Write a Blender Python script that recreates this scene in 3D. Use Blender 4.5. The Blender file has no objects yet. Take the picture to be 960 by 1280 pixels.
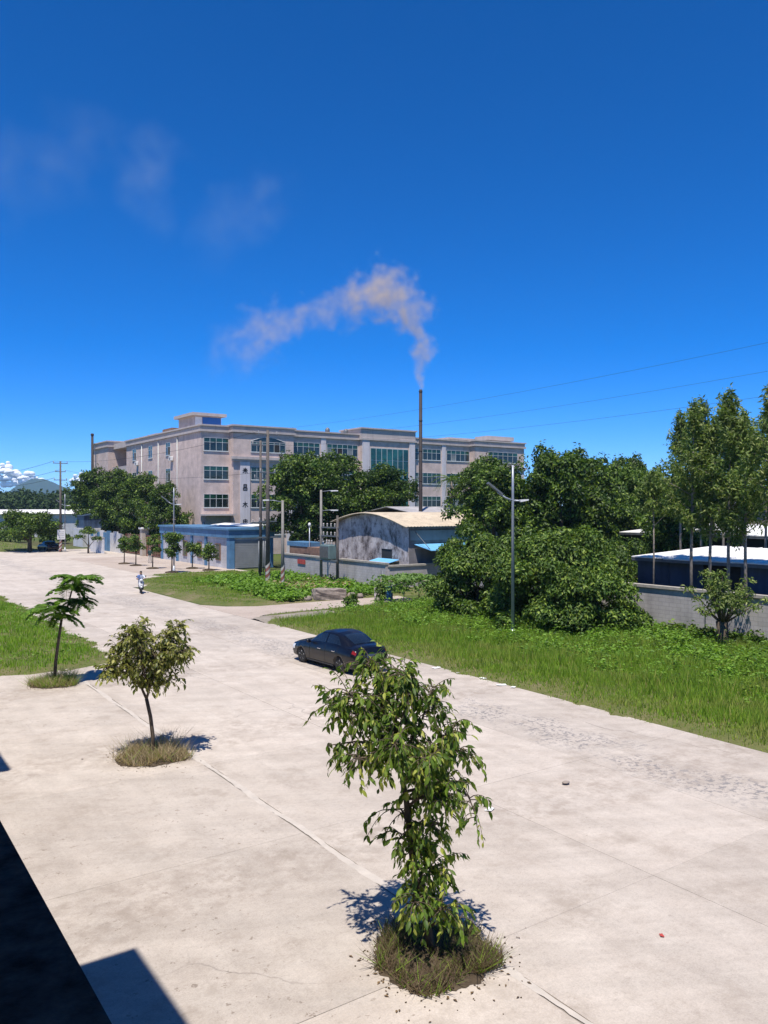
import bpy, bmesh, math, random
import numpy as np
from mathutils import Vector, Matrix

# ---------------------------------------------------------------- camera, sky, sun, exposure
# World axes: X runs across the road (away from the viewer's building), Y runs along the road, metres.
scene = bpy.context.scene
YAW = math.radians(34.8)
CAMZ = 6.3
cam_data = bpy.data.cameras.new('camera')
cam_data.sensor_fit = 'VERTICAL'
cam_data.sensor_height = 36.0
cam_data.lens = 28.1
cam_data.clip_start = 0.05
cam_data.clip_end = 30000
cam = bpy.data.objects.new('camera', cam_data)
scene.collection.objects.link(cam)
cam.location = (0, 0, CAMZ)
cam.rotation_euler = (math.radians(90 - 0.29), 0, -YAW)
scene.camera = cam

SUN_EL = math.radians(68)
SHX, SHY = 0.72, 0.69                     # ground direction in which shadows fall
world = bpy.data.worlds.new('World')
scene.world = world
world.use_nodes = True
wn = world.node_tree
for n_ in list(wn.nodes):
    wn.nodes.remove(n_)
sky = wn.nodes.new('ShaderNodeTexSky')
sky.sky_type = 'NISHITA'
sky.sun_disc = False
sky.sun_elevation = SUN_EL
sky.sun_rotation = math.atan2(-SHX, -SHY)
sky.altitude = 0
sky.air_density = 0.52
sky.dust_density = 0.0
sky.ozone_density = 10.0
bg = wn.nodes.new('ShaderNodeBackground')
bg.inputs['Strength'].default_value = 0.15
wo = wn.nodes.new('ShaderNodeOutputWorld')
hs_ = wn.nodes.new('ShaderNodeHueSaturation'); hs_.inputs['Saturation'].default_value = 1.26; hs_.inputs['Value'].default_value = 1.05; hs_.inputs['Hue'].default_value = 0.505
wn.links.new(sky.outputs[0], hs_.inputs['Color'])
wn.links.new(hs_.outputs[0], bg.inputs['Color'])
wn.links.new(bg.outputs[0], wo.inputs['Surface'])

sun_data = bpy.data.lights.new('sun', 'SUN')
sun_data.energy = 4.9
sun_data.angle = math.radians(0.55)
sun_data.color = (1.0, 0.94, 0.85)
sun = bpy.data.objects.new('sun', sun_data)
scene.collection.objects.link(sun)
sun.location = (-20, -20, 40)
sun.rotation_euler = Vector((SHX * math.cos(SUN_EL), SHY * math.cos(SUN_EL), -math.sin(SUN_EL))).to_track_quat('-Z', 'Y').to_euler()

vs = scene.view_settings
vs.view_transform = 'Standard'
vs.look = 'None'
vs.exposure = 0.38
vs.gamma = 1.0
vs.use_curve_mapping = False
scene.render.engine = 'CYCLES'
scene.cycles.use_denoising = True
scene.cycles.max_bounces = 6
scene.cycles.diffuse_bounces = 3
scene.cycles.transparent_max_bounces = 8
scene.cycles.volume_bounces = 1
scene.cycles.volume_step_rate = 1.0

C = scene.collection
rng = np.random.default_rng(7)
random.seed(7)
RX, RY = math.cos(YAW), -math.sin(YAW)     # unit vector to the viewer's right
FX, FY = math.sin(YAW), math.cos(YAW)      # unit vector straight ahead

# ---------------------------------------------------------------- helpers
def tag(o, label=None, cat=None, group=None, kind=None):
    if label: o['label'] = label
    if cat: o['category'] = cat
    if group: o['group'] = group
    if kind: o['kind'] = kind
    return o

def empty(name, loc=(0, 0, 0), rz=0, label=None, cat=None, group=None):
    o = bpy.data.objects.new(name, None)
    o.empty_display_size = 0.3
    C.objects.link(o)
    o.location = loc
    o.rotation_euler = (0, 0, rz)
    return tag(o, label, cat, group)

def link(name, me, parent=None, mat=None):
    if mat is not None and len(me.materials) == 0:
        me.materials.append(mat)
    o = bpy.data.objects.new(name, me)
    C.objects.link(o)
    if parent is not None:
        o.parent = parent
    return o

def fast_mesh(name, V, F, smooth=False):
    V = np.asarray(V, dtype=np.float32); F = np.asarray(F, dtype=np.int32)
    me = bpy.data.meshes.new(name)
    k = F.shape[1]
    me.vertices.add(len(V)); me.vertices.foreach_set('co', V.ravel())
    me.loops.add(F.size); me.loops.foreach_set('vertex_index', F.ravel())
    me.polygons.add(len(F))
    me.polygons.foreach_set('loop_start', np.arange(0, F.size, k, dtype=np.int32))
    me.polygons.foreach_set('loop_total', np.full(len(F), k, dtype=np.int32))
    if smooth:
        me.polygons.foreach_set('use_smooth', np.ones(len(F), dtype=bool))
    me.update(calc_edges=True)
    return me

class MB:
    """collects faces and links them as ONE mesh object"""
    def __init__(self):
        self.v = []; self.f = []; self.s = []
    def add(self, vs_, fs_, smooth=False):
        b = len(self.v)
        self.v += [tuple(p) for p in vs_]
        self.f += [tuple(i + b for i in f) for f in fs_]
        self.s += [smooth] * len(fs_)
        return self
    def box(self, x0, x1, y0, y1, z0, z1):
        vs_ = [(x0, y0, z0), (x1, y0, z0), (x1, y1, z0), (x0, y1, z0), (x0, y0, z1), (x1, y0, z1), (x1, y1, z1), (x0, y1, z1)]
        return self.add(vs_, [(3, 2, 1, 0), (4, 5, 6, 7), (0, 1, 5, 4), (1, 2, 6, 5), (2, 3, 7, 6), (3, 0, 4, 7)])
    def bbox(self, x0, x1, y0, y1, z0, z1, b=0.02):
        """box with bevelled edges"""
        bm = bmesh.new()
        bmesh.ops.create_cube(bm, size=1)
        for v in bm.verts:
            v.co = ((x0 + x1) / 2 + v.co.x * (x1 - x0), (y0 + y1) / 2 + v.co.y * (y1 - y0), (z0 + z1) / 2 + v.co.z * (z1 - z0))
        bmesh.ops.bevel(bm, geom=list(bm.edges), offset=b, segments=1, affect='EDGES')
        bm.verts.index_update()
        self.add([v.co[:] for v in bm.verts], [[v.index for v in f.verts] for f in bm.faces])
        bm.free()
        return self
    def prism(self, pts, a0, a1, axis='y'):
        """extrude polygon pts; axis y: pts are (x,z); axis x: (y,z); axis z: (x,y)"""
        n = len(pts)
        def P(p, a):
            return (p[0], a, p[1]) if axis == 'y' else (a, p[0], p[1]) if axis == 'x' else (p[0], p[1], a)
        vs_ = [P(p, a0) for p in pts] + [P(p, a1) for p in pts]
        fs_ = [tuple(range(n)), tuple(range(2 * n - 1, n - 1, -1))] + [(i, i + n, (i + 1) % n + n, (i + 1) % n) for i in range(n)]
        return self.add(vs_, fs_)
    def tube(self, path, radii, seg=8, cap=True, smooth=True):
        path = [Vector(p) for p in path]
        if not hasattr(radii, '__len__'):
            radii = [radii] * len(path)
        vs_ = []; fs_ = []
        up = Vector((0, 0, 1)); prev = None
        for i, p in enumerate(path):
            d = (path[min(i + 1, len(path) - 1)] - path[max(i - 1, 0)])
            d = d.normalized() if d.length > 1e-9 else Vector((0, 0, 1))
            if prev is None:
                a = d.cross(up)
                if a.length < 0.05: a = d.cross(Vector((1, 0, 0)))
            else:
                a = prev - d * prev.dot(d)
                if a.length < 1e-5: a = d.orthogonal()
            a.normalize(); prev = a
            b = d.cross(a)
            for j in range(seg):
                t = 2 * math.pi * j / seg
                vs_.append(p + (a * math.cos(t) + b * math.sin(t)) * radii[i])
        for i in range(len(path) - 1):
            for j in range(seg):
                fs_.append((i * seg + j, i * seg + (j + 1) % seg, (i + 1) * seg + (j + 1) % seg, (i + 1) * seg + j))
        if cap:
            fs_.append(tuple(range(seg - 1, -1, -1)))
            fs_.append(tuple(range((len(path) - 1) * seg, len(path) * seg)))
        return self.add([v[:] for v in vs_], fs_, smooth)
    def lathe(self, prof, cx=0, cy=0, seg=20, smooth=True, axis='z', c0=0):
        """revolve (r,h) profile"""
        vs_ = []; fs_ = []
        for r, h in prof:
            for j in range(seg):
                t = 2 * math.pi * j / seg
                if axis == 'z': vs_.append((cx + r * math.cos(t), cy + r * math.sin(t), h))
                else: vs_.append((h, cx + r * math.cos(t), cy + r * math.sin(t)))   # axis x
        m = len(prof)
        for i in range(m - 1):
            for j in range(seg):
                fs_.append((i * seg + j, i * seg + (j + 1) % seg, (i + 1) * seg + (j + 1) % seg, (i + 1) * seg + j))
        fs_.append(tuple(range(seg - 1, -1, -1)))
        fs_.append(tuple(range((m - 1) * seg, m * seg)))
        return self.add(vs_, fs_, smooth)
    def ball(self, c, r, seg=10, rings=7, jit=0.0):
        r = r if hasattr(r, '__len__') else (r, r, r)
        vs_ = [(c[0], c[1], c[2] - r[2])]; fs_ = []
        for i in range(1, rings):
            p = math.pi * i / rings
            for j in range(seg):
                t = 2 * math.pi * j / seg
                q = 1 + random.uniform(-jit, jit)
                vs_.append((c[0] + r[0] * q * math.sin(p) * math.cos(t), c[1] + r[1] * q * math.sin(p) * math.sin(t), c[2] - r[2] * q * math.cos(p)))
        vs_.append((c[0], c[1], c[2] + r[2]))
        for j in range(seg):
            fs_.append((0, 1 + (j + 1) % seg, 1 + j))
            fs_.append((len(vs_) - 1, 1 + (rings - 2) * seg + j, 1 + (rings - 2) * seg + (j + 1) % seg))
        for i in range(rings - 2):
            for j in range(seg):
                a = 1 + i * seg + j; b = 1 + i * seg + (j + 1) % seg
                fs_.append((a, b, b + seg, a + seg))
        return self.add(vs_, fs_, True)
    def mesh(self, name):
        me = bpy.data.meshes.new(name)
        me.from_pydata(self.v, [], self.f)
        me.polygons.foreach_set('use_smooth', self.s)
        me.update()
        return me
    def build(self, name, mat, parent=None):
        me = self.mesh(name)
        bm = bmesh.new(); bm.from_mesh(me)
        bmesh.ops.recalc_face_normals(bm, faces=bm.faces)
        bm.to_mesh(me); bm.free()
        return link(name, me, parent, mat)

def copy_tree(o, parent=None):
    c = o.copy(); C.objects.link(c); c.parent = parent
    for ch in list(o.children):
        copy_tree(ch, c)
    return c

# ---------------------------------------------------------------- materials
MATS = {}
class NT:
    def __init__(self, name):
        self.m = bpy.data.materials.new(name); self.m.use_nodes = True
        self.t = self.m.node_tree
        self.b = self.t.nodes['Principled BSDF']; self.o = self.t.nodes['Material Output']
    def n(self, typ, **kw):
        x = self.t.nodes.new(typ)
        for k, v in kw.items(): setattr(x, k, v)
        return x
    def l(self, a, b): self.t.links.new(a, b)
    def pos(self): return self.n('ShaderNodeNewGeometry').outputs['Position']
    def noise(self, vec, scale, detail=4, rough=0.55, stretch=None):
        if stretch:
            mp = self.n('ShaderNodeMapping'); mp.inputs['Scale'].default_value = stretch
            self.l(vec, mp.inputs['Vector']); vec = mp.outputs[0]
        x = self.n('ShaderNodeTexNoise'); x.inputs['Scale'].default_value = scale
        x.inputs['Detail'].default_value = detail; x.inputs['Roughness'].default_value = rough
        self.l(vec, x.inputs['Vector'])
        return x.outputs['Fac']
    def ramp(self, fac, stops):
        r = self.n('ShaderNodeValToRGB')
        while len(r.color_ramp.elements) < len(stops): r.color_ramp.elements.new(0.5)
        for e, (p, c) in zip(r.color_ramp.elements, stops):
            e.position = p; e.color = (*c, 1) if hasattr(c, '__len__') else (c, c, c, 1)
        self.l(fac, r.inputs[0])
        return r.outputs[0]
    def mix(self, fac, a, b, mode='MIX'):
        x = self.n('ShaderNodeMix', data_type='RGBA', blend_type=mode)
        for s, q in ((0, fac), (6, a), (7, b)):
            if hasattr(q, 'is_linked') or hasattr(q, 'links'): self.l(q, x.inputs[s])
            elif s == 0: x.inputs[0].default_value = q
            else: x.inputs[s].default_value = (*q, 1)
        return x.outputs[2]
    def math(self, op, a, b=None, clamp=False):
        x = self.n('ShaderNodeMath', operation=op, use_clamp=clamp)
        for s, q in ((0, a), (1, b)):
            if q is None: continue
            if hasattr(q, 'links'): self.l(q, x.inputs[s])
            else: x.inputs[s].default_value = q
        return x.outputs[0]
    def bump(self, h, strength=0.3, dist=0.02):
        x = self.n('ShaderNodeBump'); x.inputs['Strength'].default_value = strength; x.inputs['Distance'].default_value = dist
        self.l(h, x.inputs['Height']); self.l(x.outputs[0], self.b.inputs['Normal'])

def mat_plain(name, col, rough=0.7, var=0.15, scale=3.0, metal=0.0, bump=0.0, streak=0.0, coat=0.0, spec=0.5):
    """principled paint / metal / render with mottled wear"""
    if name in MATS: return MATS[name]
    k = NT(name)
    p = k.pos()
    a = k.noise(p, scale, 6, 0.6)
    lo = tuple(c * (1 - var) for c in col); hi = tuple(min(1, c * (1 + var)) for c in col)
    c = k.ramp(a, [(0.3, lo), (0.7, hi)])
    if streak:
        s = k.noise(p, 1.0, 5, 0.6, stretch=(2.2, 2.2, 0.12))
        c = k.mix(k.ramp(s, [(0.48, 0.0), (0.7, streak)]), c, tuple(q * 0.35 for q in col))
    k.l(c, k.b.inputs['Base Color'])
    k.b.inputs['Roughness'].default_value = rough
    k.b.inputs['Metallic'].default_value = metal
    k.b.inputs['Coat Weight'].default_value = coat
    k.b.inputs['Specular IOR Level'].default_value = spec
    if bump: k.bump(k.noise(p, scale * 8, 4), bump, 0.02)
    MATS[name] = k.m
    return k.m

def mat_leaf(name, c0, c1, trans=0.35, rough=0.55, c2=None):
    """leaf with per-leaf colour and light coming through"""
    if name in MATS: return MATS[name]
    k = NT(name)
    g = k.n('ShaderNodeNewGeometry')
    oi = k.n('ShaderNodeObjectInfo')
    r = k.math('FRACT', k.math('ADD', g.outputs['Random Per Island'], oi.outputs['Random']))
    stops = [(0.0, c0), (0.75, c1)] if c2 is None else [(0.0, c0), (0.7, c1), (0.95, c2)]
    c = k.ramp(r, stops)
    big = k.noise(g.outputs['Position'], 0.55, 3)
    c = k.mix(1.0, c, k.ramp(big, [(0.3, 0.72), (0.7, 1.2)]), 'MULTIPLY')
    k.l(c, k.b.inputs['Base Color'])
    k.b.inputs['Roughness'].default_value = rough
    k.b.inputs['Specular IOR Level'].default_value = 0.35
    tr = k.n('ShaderNodeBsdfTranslucent')
    tc = k.mix(1.0, c, (1.15, 1.25, 0.55), 'MULTIPLY')
    k.l(tc, tr.inputs['Color'])
    ms = k.n('ShaderNodeMixShader'); ms.inputs[0].default_value = trans
    k.l(k.b.outputs[0], ms.inputs[1]); k.l(tr.outputs[0], ms.inputs[2]); k.l(ms.outputs[0], k.o.inputs['Surface'])
    MATS[name] = k.m
    return k.m

def mat_concrete_road():
    k = NT('concrete_paving')
    p = k.pos()
    big = k.noise(p, 0.22, 5, 0.6)
    mid = k.noise(p, 1.3, 6, 0.65)
    str1 = k.noise(p, 1.0, 5, 0.6, stretch=(1.6, 0.22, 1))
    rp = k.n('ShaderNodeVectorRotate'); rp.inputs['Angle'].default_value = 0.5; k.l(p, rp.inputs['Vector'])
    str2 = k.noise(rp.outputs[0], 1.0, 6, 0.7, stretch=(0.25, 1.6, 1))
    fine = k.noise(p, 38, 4, 0.7)
    c = k.ramp(big, [(0.28, (0.39, 0.332, 0.278)), (0.46, (0.478, 0.417, 0.360)), (0.7, (0.535, 0.476, 0.418))])
    c = k.mix(0.55, c, k.ramp(mid, [(0.3, (0.40, 0.342, 0.290)), (0.7, (0.55, 0.49, 0.428))]))
    c = k.mix(0.9, c, k.ramp(str1, [(0.3, 0.90), (0.6, 1.03)]), 'MULTIPLY')
    c = k.mix(0.8, c, k.ramp(str2, [(0.32, 0.86), (0.58, 1.04)]), 'MULTIPLY')
    c = k.mix(0.8, c, k.ramp(fine, [(0.3, 0.82), (0.7, 1.12)]), 'MULTIPLY')
    grit = k.noise(p, 11, 5, 0.8)
    c = k.mix(0.8, c, k.ramp(grit, [(0.28, 0.80), (0.5, 1.0), (0.75, 1.08)]), 'MULTIPLY')
    pit_ = k.math('MULTIPLY', k.ramp(k.noise(p, 8.5, 3, 0.85), [(0.63, 0.0), (0.68, 0.6)]), k.ramp(k.noise(p, 0.6, 4, 0.6), [(0.45, 0.15), (0.62, 1.0)]))
    c = k.mix(pit_, c, (0.25, 0.205, 0.17))
    # worn lane beside the verge: aggregate shows
    sx = k.n('ShaderNodeSeparateXYZ'); k.l(p, sx.inputs[0])
    wob = k.math('MULTIPLY', k.math('SUBTRACT', k.noise(p, 0.5, 3), 0.5), 2.4)
    d = k.math('ABSOLUTE', k.math('SUBTRACT', k.math('ADD', sx.outputs[0], wob), 16.7))
    band = k.ramp(k.math('MULTIPLY', d, 0.5), [(0.3, 1.0), (0.62, 0.0)])
    agg = k.n('ShaderNodeTexVoronoi'); agg.inputs['Scale'].default_value = 9.0; k.l(p, agg.inputs['Vector'])
    spots = k.ramp(k.noise(p, 6.5, 3, 0.75), [(0.5, 0.0), (0.58, 1.0)])
    patch = k.ramp(k.noise(p, 0.42, 4), [(0.38, 0.0), (0.52, 1.0)])
    m = k.math('MULTIPLY', k.math('MULTIPLY', band, spots), patch)
    c = k.mix(k.math('MULTIPLY', m, 0.95), c, (0.22, 0.205, 0.20))
    # dried mud crumbs carried by tyres on the apron
    mud = k.ramp(k.noise(p, 5.0, 3, 0.8), [(0.62, 0.0), (0.67, 1.0)])
    mp = k.math('MULTIPLY', mud, k.ramp(k.noise(p, 0.35, 3), [(0.42, 0.0), (0.56, 1.0)]))
    ap = k.math('LESS_THAN', sx.outputs[0], 7.0)
    c = k.mix(k.math('MULTIPLY', k.math('MULTIPLY', mp, ap), 0.75), c, (0.21, 0.165, 0.13))
    # oil and tyre darkening, scuffs with shapes of their own
    sc1 = k.ramp(k.noise(p, 0.75, 7, 0.75), [(0.53, 0.0), (0.68, 0.6)])
    c = k.mix(sc1, c, (0.30, 0.25, 0.205))
    wv = k.n('ShaderNodeTexWave', wave_type='RINGS'); wv.inputs['Scale'].default_value = 0.035; wv.inputs['Distortion'].default_value = 3.0; wv.inputs['Detail'].default_value = 3
    mpw = k.n('ShaderNodeMapping'); mpw.inputs['Location'].default_value = (6, -7, 0); k.l(p, mpw.inputs['Vector']); k.l(mpw.outputs[0], wv.inputs['Vector'])
    tyre = k.math('MULTIPLY', k.ramp(wv.outputs['Fac'], [(0.86, 0.0), (0.93, 0.35)]), k.ramp(k.noise(p, 3.0, 4, 0.7), [(0.42, 0.0), (0.6, 1.0)]))
    c = k.mix(tyre, c, (0.27, 0.22, 0.18))
    # hairline cracks
    cr = k.n('ShaderNodeTexVoronoi', feature='DISTANCE_TO_EDGE'); cr.inputs['Scale'].default_value = 0.16
    wp = k.n('ShaderNodeVectorMath', operation='ADD'); 
    nz = k.n('ShaderNodeTexNoise'); nz.inputs['Scale'].default_value = 0.9; nz.inputs['Detail'].default_value = 5; k.l(p, nz.inputs['Vector'])
    k.l(p, wp.inputs[0]); k.l(nz.outputs['Color'], wp.inputs[1]); k.l(wp.outputs[0], cr.inputs['Vector'])
    crack = k.ramp(cr.outputs['Distance'], [(0.0, 1.0), (0.002, 0.0)])
    crm = k.math('MULTIPLY', crack, k.ramp(k.noise(p, 0.11, 2), [(0.52, 0.0), (0.6, 0.55)]))
    c = k.mix(crm, c, (0.16, 0.14, 0.125))
    oi = k.n('ShaderNodeObjectInfo')
    c = k.mix(1.0, c, k.ramp(oi.outputs['Random'], [(0.0, 0.90), (1.0, 1.06)]), 'MULTIPLY')
    k.l(c, k.b.inputs['Base Color'])
    k.b.inputs['Roughness'].default_value = 0.9
    k.b.inputs['Specular IOR Level'].default_value = 0.25
    k.bump(fine, 0.25, 0.01)
    MATS['road'] = k.m
    return k.m

def mat_ground(name, cols, scale=0.6):
    if name in MATS: return MATS[name]
    k = NT(name)
    p = k.pos()
    c = k.ramp(k.noise(p, scale, 7, 0.65), [(0.3, cols[0]), (0.5, cols[1]), (0.7, cols[2])])
    c = k.mix(0.8, c, k.ramp(k.noise(p, 14, 4, 0.7), [(0.3, 0.7), (0.7, 1.2)]), 'MULTIPLY')
    k.l(c, k.b.inputs['Base Color']); k.b.inputs['Roughness'].default_value = 0.95
    k.b.inputs['Specular IOR Level'].default_value = 0.1
    k.bump(k.noise(p, 9, 5, 0.7), 0.6, 0.06)
    MATS[name] = k.m
    return k.m

def mat_brick(name, c0, c1, mortar, bw, bh, stain=0.4):
    """painted block wall, courses too small to build at this distance"""
    if name in MATS: return MATS[name]
    k = NT(name)
    p = k.pos()
    sx = k.n('ShaderNodeSeparateXYZ'); k.l(p, sx.inputs[0])
    cb = k.n('ShaderNodeCombineXYZ'); k.l(k.math('ADD', sx.outputs[0], sx.outputs[1]), cb.inputs[0]); k.l(sx.outputs[2], cb.inputs[1])
    br = k.n('ShaderNodeTexBrick'); br.inputs['Scale'].default_value = 1.0
    br.inputs['Brick Width'].default_value = bw; br.inputs['Row Height'].default_value = bh
    br.inputs['Mortar Size'].default_value = 0.012
    br.inputs['Color1'].default_value = (*c0, 1); br.inputs['Color2'].default_value = (*c1, 1); br.inputs['Mortar'].default_value = (*mortar, 1)
    k.l(cb.outputs[0], br.inputs['Vector'])
    c = k.mix(1.0, br.outputs['Color'], k.ramp(k.noise(p, 0.9, 6, 0.65), [(0.3, 0.75), (0.65, 1.1)]), 'MULTIPLY')
    s = k.noise(p, 1.0, 5, 0.6, stretch=(1.7, 1.7, 0.15))
    c = k.mix(k.ramp(s, [(0.5, 0.0), (0.75, stain)]), c, tuple(q * 0.3 for q in c0))
    k.l(c, k.b.inputs['Base Color']); k.b.inputs['Roughness'].default_value = 0.85
    k.bump(br.outputs['Fac'], -0.4, 0.015)
    MATS[name] = k.m
    return k.m

def mat_glass(name, tint=(0.02, 0.035, 0.04), rough=0.06):
    if name in MATS: return MATS[name]
    k = NT(name)
    c = k.ramp(k.noise(k.pos(), 0.45, 3), [(0.35, tuple(q * 0.5 for q in tint)), (0.7, tuple(q * 1.8 for q in tint))])
    k.l(c, k.b.inputs['Base Color'])
    k.b.inputs['Roughness'].default_value = rough
    k.b.inputs['Specular IOR Level'].default_value = 0.6
    MATS[name] = k.m
    return k.m

M_ROAD = mat_concrete_road()
M_JOINT = mat_plain('joint_filler', (0.24, 0.21, 0.185), 0.95, 0.3, 2)
M_SEAM = mat_plain('cement_seam', (0.475, 0.425, 0.372), 0.9, 0.12, 3)
M_FIELD = mat_ground('field_soil', [(0.10, 0.085, 0.05), (0.09, 0.11, 0.035), (0.06, 0.10, 0.025)], 0.05)
M_TURF = mat_ground('turf_soil', [(0.20, 0.165, 0.10), (0.13, 0.135, 0.05), (0.08, 0.115, 0.03)], 0.5)
M_DIRT = mat_ground('bare_dirt', [(0.22, 0.19, 0.155), (0.28, 0.245, 0.205), (0.34, 0.30, 0.26)], 0.8)
M_PINKPAVE = mat_ground('pale_paving', [(0.36, 0.295, 0.25), (0.42, 0.35, 0.30), (0.47, 0.405, 0.35)], 0.35)
M_SOIL = mat_ground('pit_soil', [(0.055, 0.04, 0.028), (0.09, 0.068, 0.045), (0.12, 0.09, 0.06)], 2.5)
M_BARK = mat_plain('bark', (0.10, 0.075, 0.052), 0.95, 0.4, 9, bump=0.6)
M_BARKL = mat_plain('pale_bark', (0.26, 0.22, 0.18), 0.9, 0.35, 6, bump=0.4)
M_KERB = mat_plain('kerb_concrete', (0.36, 0.33, 0.29), 0.9, 0.2, 4, bump=0.3)
M_TILEWALL = mat_brick('factory_tile', (0.60, 0.475, 0.42), (0.63, 0.50, 0.44), (0.53, 0.42, 0.375), 0.30, 0.15, 0.22)
M_TRIM = mat_plain('factory_trim', (0.48, 0.42, 0.39), 0.8, 0.10, 0.8, streak=0.25)
M_PILASTER = mat_plain('pilaster_pale', (0.60, 0.56, 0.57), 0.8, 0.08, 0.8, streak=0.3)
M_WFRAME = mat_plain('window_frame_alu', (0.52, 0.54, 0.53), 0.4, 0.05, 2)
M_GLASS = mat_glass('window_glass', (0.016, 0.028, 0.030))
M_TOPGL = mat_glass('green_top_pane', (0.012, 0.055, 0.035))
M_CURTAIN = mat_plain('curtained_pane', (0.20, 0.215, 0.21), 0.25, 0.2, 1.5)
M_GREENGL = mat_glass('green_curtain_glass', (0.012, 0.085, 0.075), 0.12)
M_BLUEGL = mat_plain('blue_glazing', (0.035, 0.13, 0.40), 0.25, 0.12, 0.6)
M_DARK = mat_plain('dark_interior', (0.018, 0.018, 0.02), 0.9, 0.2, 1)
M_BLUE = mat_plain('blue_paint', (0.078, 0.19, 0.33), 0.65, 0.22, 1.2, streak=0.35)
M_BLUEMETAL = mat_plain('blue_sheet_metal', (0.04, 0.068, 0.125), 0.5, 0.3, 0.8, streak=0.5)
M_BLUEROOF = mat_plain('bright_blue_sheet', (0.17, 0.46, 0.78), 0.45, 0.12, 1.0)
M_WHITEROOF = mat_plain('white_roof_sheet', (0.82, 0.80, 0.76), 0.55, 0.10, 0.9, streak=0.08)
M_TANROOF = mat_plain('tan_roof_sheet', (0.52, 0.43, 0.31), 0.6, 0.2, 0.8, streak=0.25)
M_GREYWALL = mat_brick('grey_block_wall', (0.43, 0.40, 0.40), (0.46, 0.43, 0.43), (0.34, 0.32, 0.32), 0.42, 0.2, 0.35)
M_WHITEWALL = mat_brick('white_tile_wall', (0.50, 0.49, 0.51), (0.54, 0.53, 0.55), (0.40, 0.39, 0.40), 0.3, 0.3, 0.3)
M_WHITERENDER = mat_plain('white_render', (0.58, 0.58, 0.60), 0.85, 0.12, 1.2, streak=0.3)
M_SHUTTER = mat_plain('grey_shutter', (0.24, 0.25, 0.265), 0.5, 0.15, 0.8, streak=0.2)
M_RUSTRED = mat_plain('red_gate_paint', (0.20, 0.085, 0.06), 0.6, 0.3, 2)
M_BRICKRED = mat_plain('red_brown_brick', (0.22, 0.13, 0.09), 0.9, 0.3, 2.5)
M_POLE = mat_plain('pole_concrete', (0.23, 0.215, 0.195), 0.9, 0.15, 3)
M_POLED = mat_plain('pole_dark', (0.10, 0.085, 0.075), 0.85, 0.3, 3)
M_LAMPPOLE = mat_plain('lamp_galvanised', (0.31, 0.335, 0.38), 0.4, 0.08, 2, metal=0.3)
M_STEEL = mat_plain('grey_steel', (0.16, 0.17, 0.18), 0.55, 0.2, 3, metal=0.4)
M_PORC = mat_plain('porcelain', (0.45, 0.42, 0.39), 0.3, 0.05, 3)
M_REDP = mat_plain('red_paint', (0.42, 0.06, 0.045), 0.6, 0.2, 3)
M_DULLRED = mat_plain('faded_red', (0.24, 0.085, 0.065), 0.8, 0.3, 4)
M_WHITEP = mat_plain('white_paint', (0.75, 0.74, 0.72), 0.6, 0.08, 3)
M_BLACK = mat_plain('black_paint', (0.02, 0.02, 0.022), 0.6, 0.2, 3)
M_STACK = mat_plain('chimney_steel', (0.034, 0.026, 0.024), 0.75, 0.3, 1.5, streak=0.4)
M_STONE = mat_plain('weathered_block', (0.24, 0.20, 0.17), 0.95, 0.35, 4, bump=0.6)
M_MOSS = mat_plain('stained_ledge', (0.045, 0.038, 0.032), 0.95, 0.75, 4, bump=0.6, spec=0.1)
M_HOUSE = mat_plain('house_render', (0.42, 0.40, 0.37), 0.9, 0.12, 1)

# ---------------------------------------------------------------- the ground, the road and the verges
def hfield(x, y):
    return (np.sin(x * 0.9 + 1.3) * np.cos(y * 0.7 - 0.4) + 0.6 * np.sin(x * 2.3 + y * 1.1) + 0.4 * np.cos(y * 3.1 - x * 1.7)) / 2.0

gm = MB(); S_ = 9000
gm.add([(-S_, -S_, -0.06), (S_, -S_, -0.06), (S_, S_, -0.06), (-S_, S_, -0.06)], [(0, 1, 2, 3)])
tag(gm.build('ground', M_FIELD), kind='structure')

base = MB().box(-1.5, 19.85, -12, 63.6, -0.05, -0.014)
road = tag(base.build('road', M_JOINT), kind='structure')
lanes = [(-1.5, 2.6), (2.6, 7.54), (7.66, 11.6), (11.6, 15.5), (15.5, 19.8)]
for (a, b) in lanes:
    me = MB().bbox(-(b - a) / 2 + 0.005, (b - a) / 2 - 0.005, *((-2.495, 2.495) if a < 7 else (-2.4985, 2.4985)), -0.012, 0.0, 0.004 if a < 7 else 0.0012).mesh('concrete_slab')
    me.materials.append(M_ROAD)
    for i in range(15):
        y = -11.4 + 5 * i + 2.5
        o = link('concrete_slab', me, road)
        o.location = ((a + b) / 2, y, random.uniform(-0.002, 0.001))
        o.rotation_euler = (random.uniform(-0.0006, 0.0006), random.uniform(-0.0006, 0.0006), 0)
# pale cement seam between apron and road
sm = MB()
ys = np.arange(-11, 33, 0.11)
w0 = 0.035 + 0.03 * np.sin(ys * 1.7) + 0.008 * rng.standard_normal(len(ys)); w1 = 0.035 + 0.03 * np.sin(ys * 2.3 + 1) + 0.008 * rng.standard_normal(len(ys))
vs_ = []; fs_ = []
for y, a, b in zip(ys, w0, w1):
    vs_ += [(7.6 - abs(a) - 0.03, y, 0.002), (7.6 + abs(b) + 0.03, y, 0.002)]
for i in range(len(ys) - 1):
    fs_.append((2 * i, 2 * i + 1, 2 * i + 3, 2 * i + 2))
sm.add(vs_, fs_).build('cement_seam', M_SEAM, road)

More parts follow.
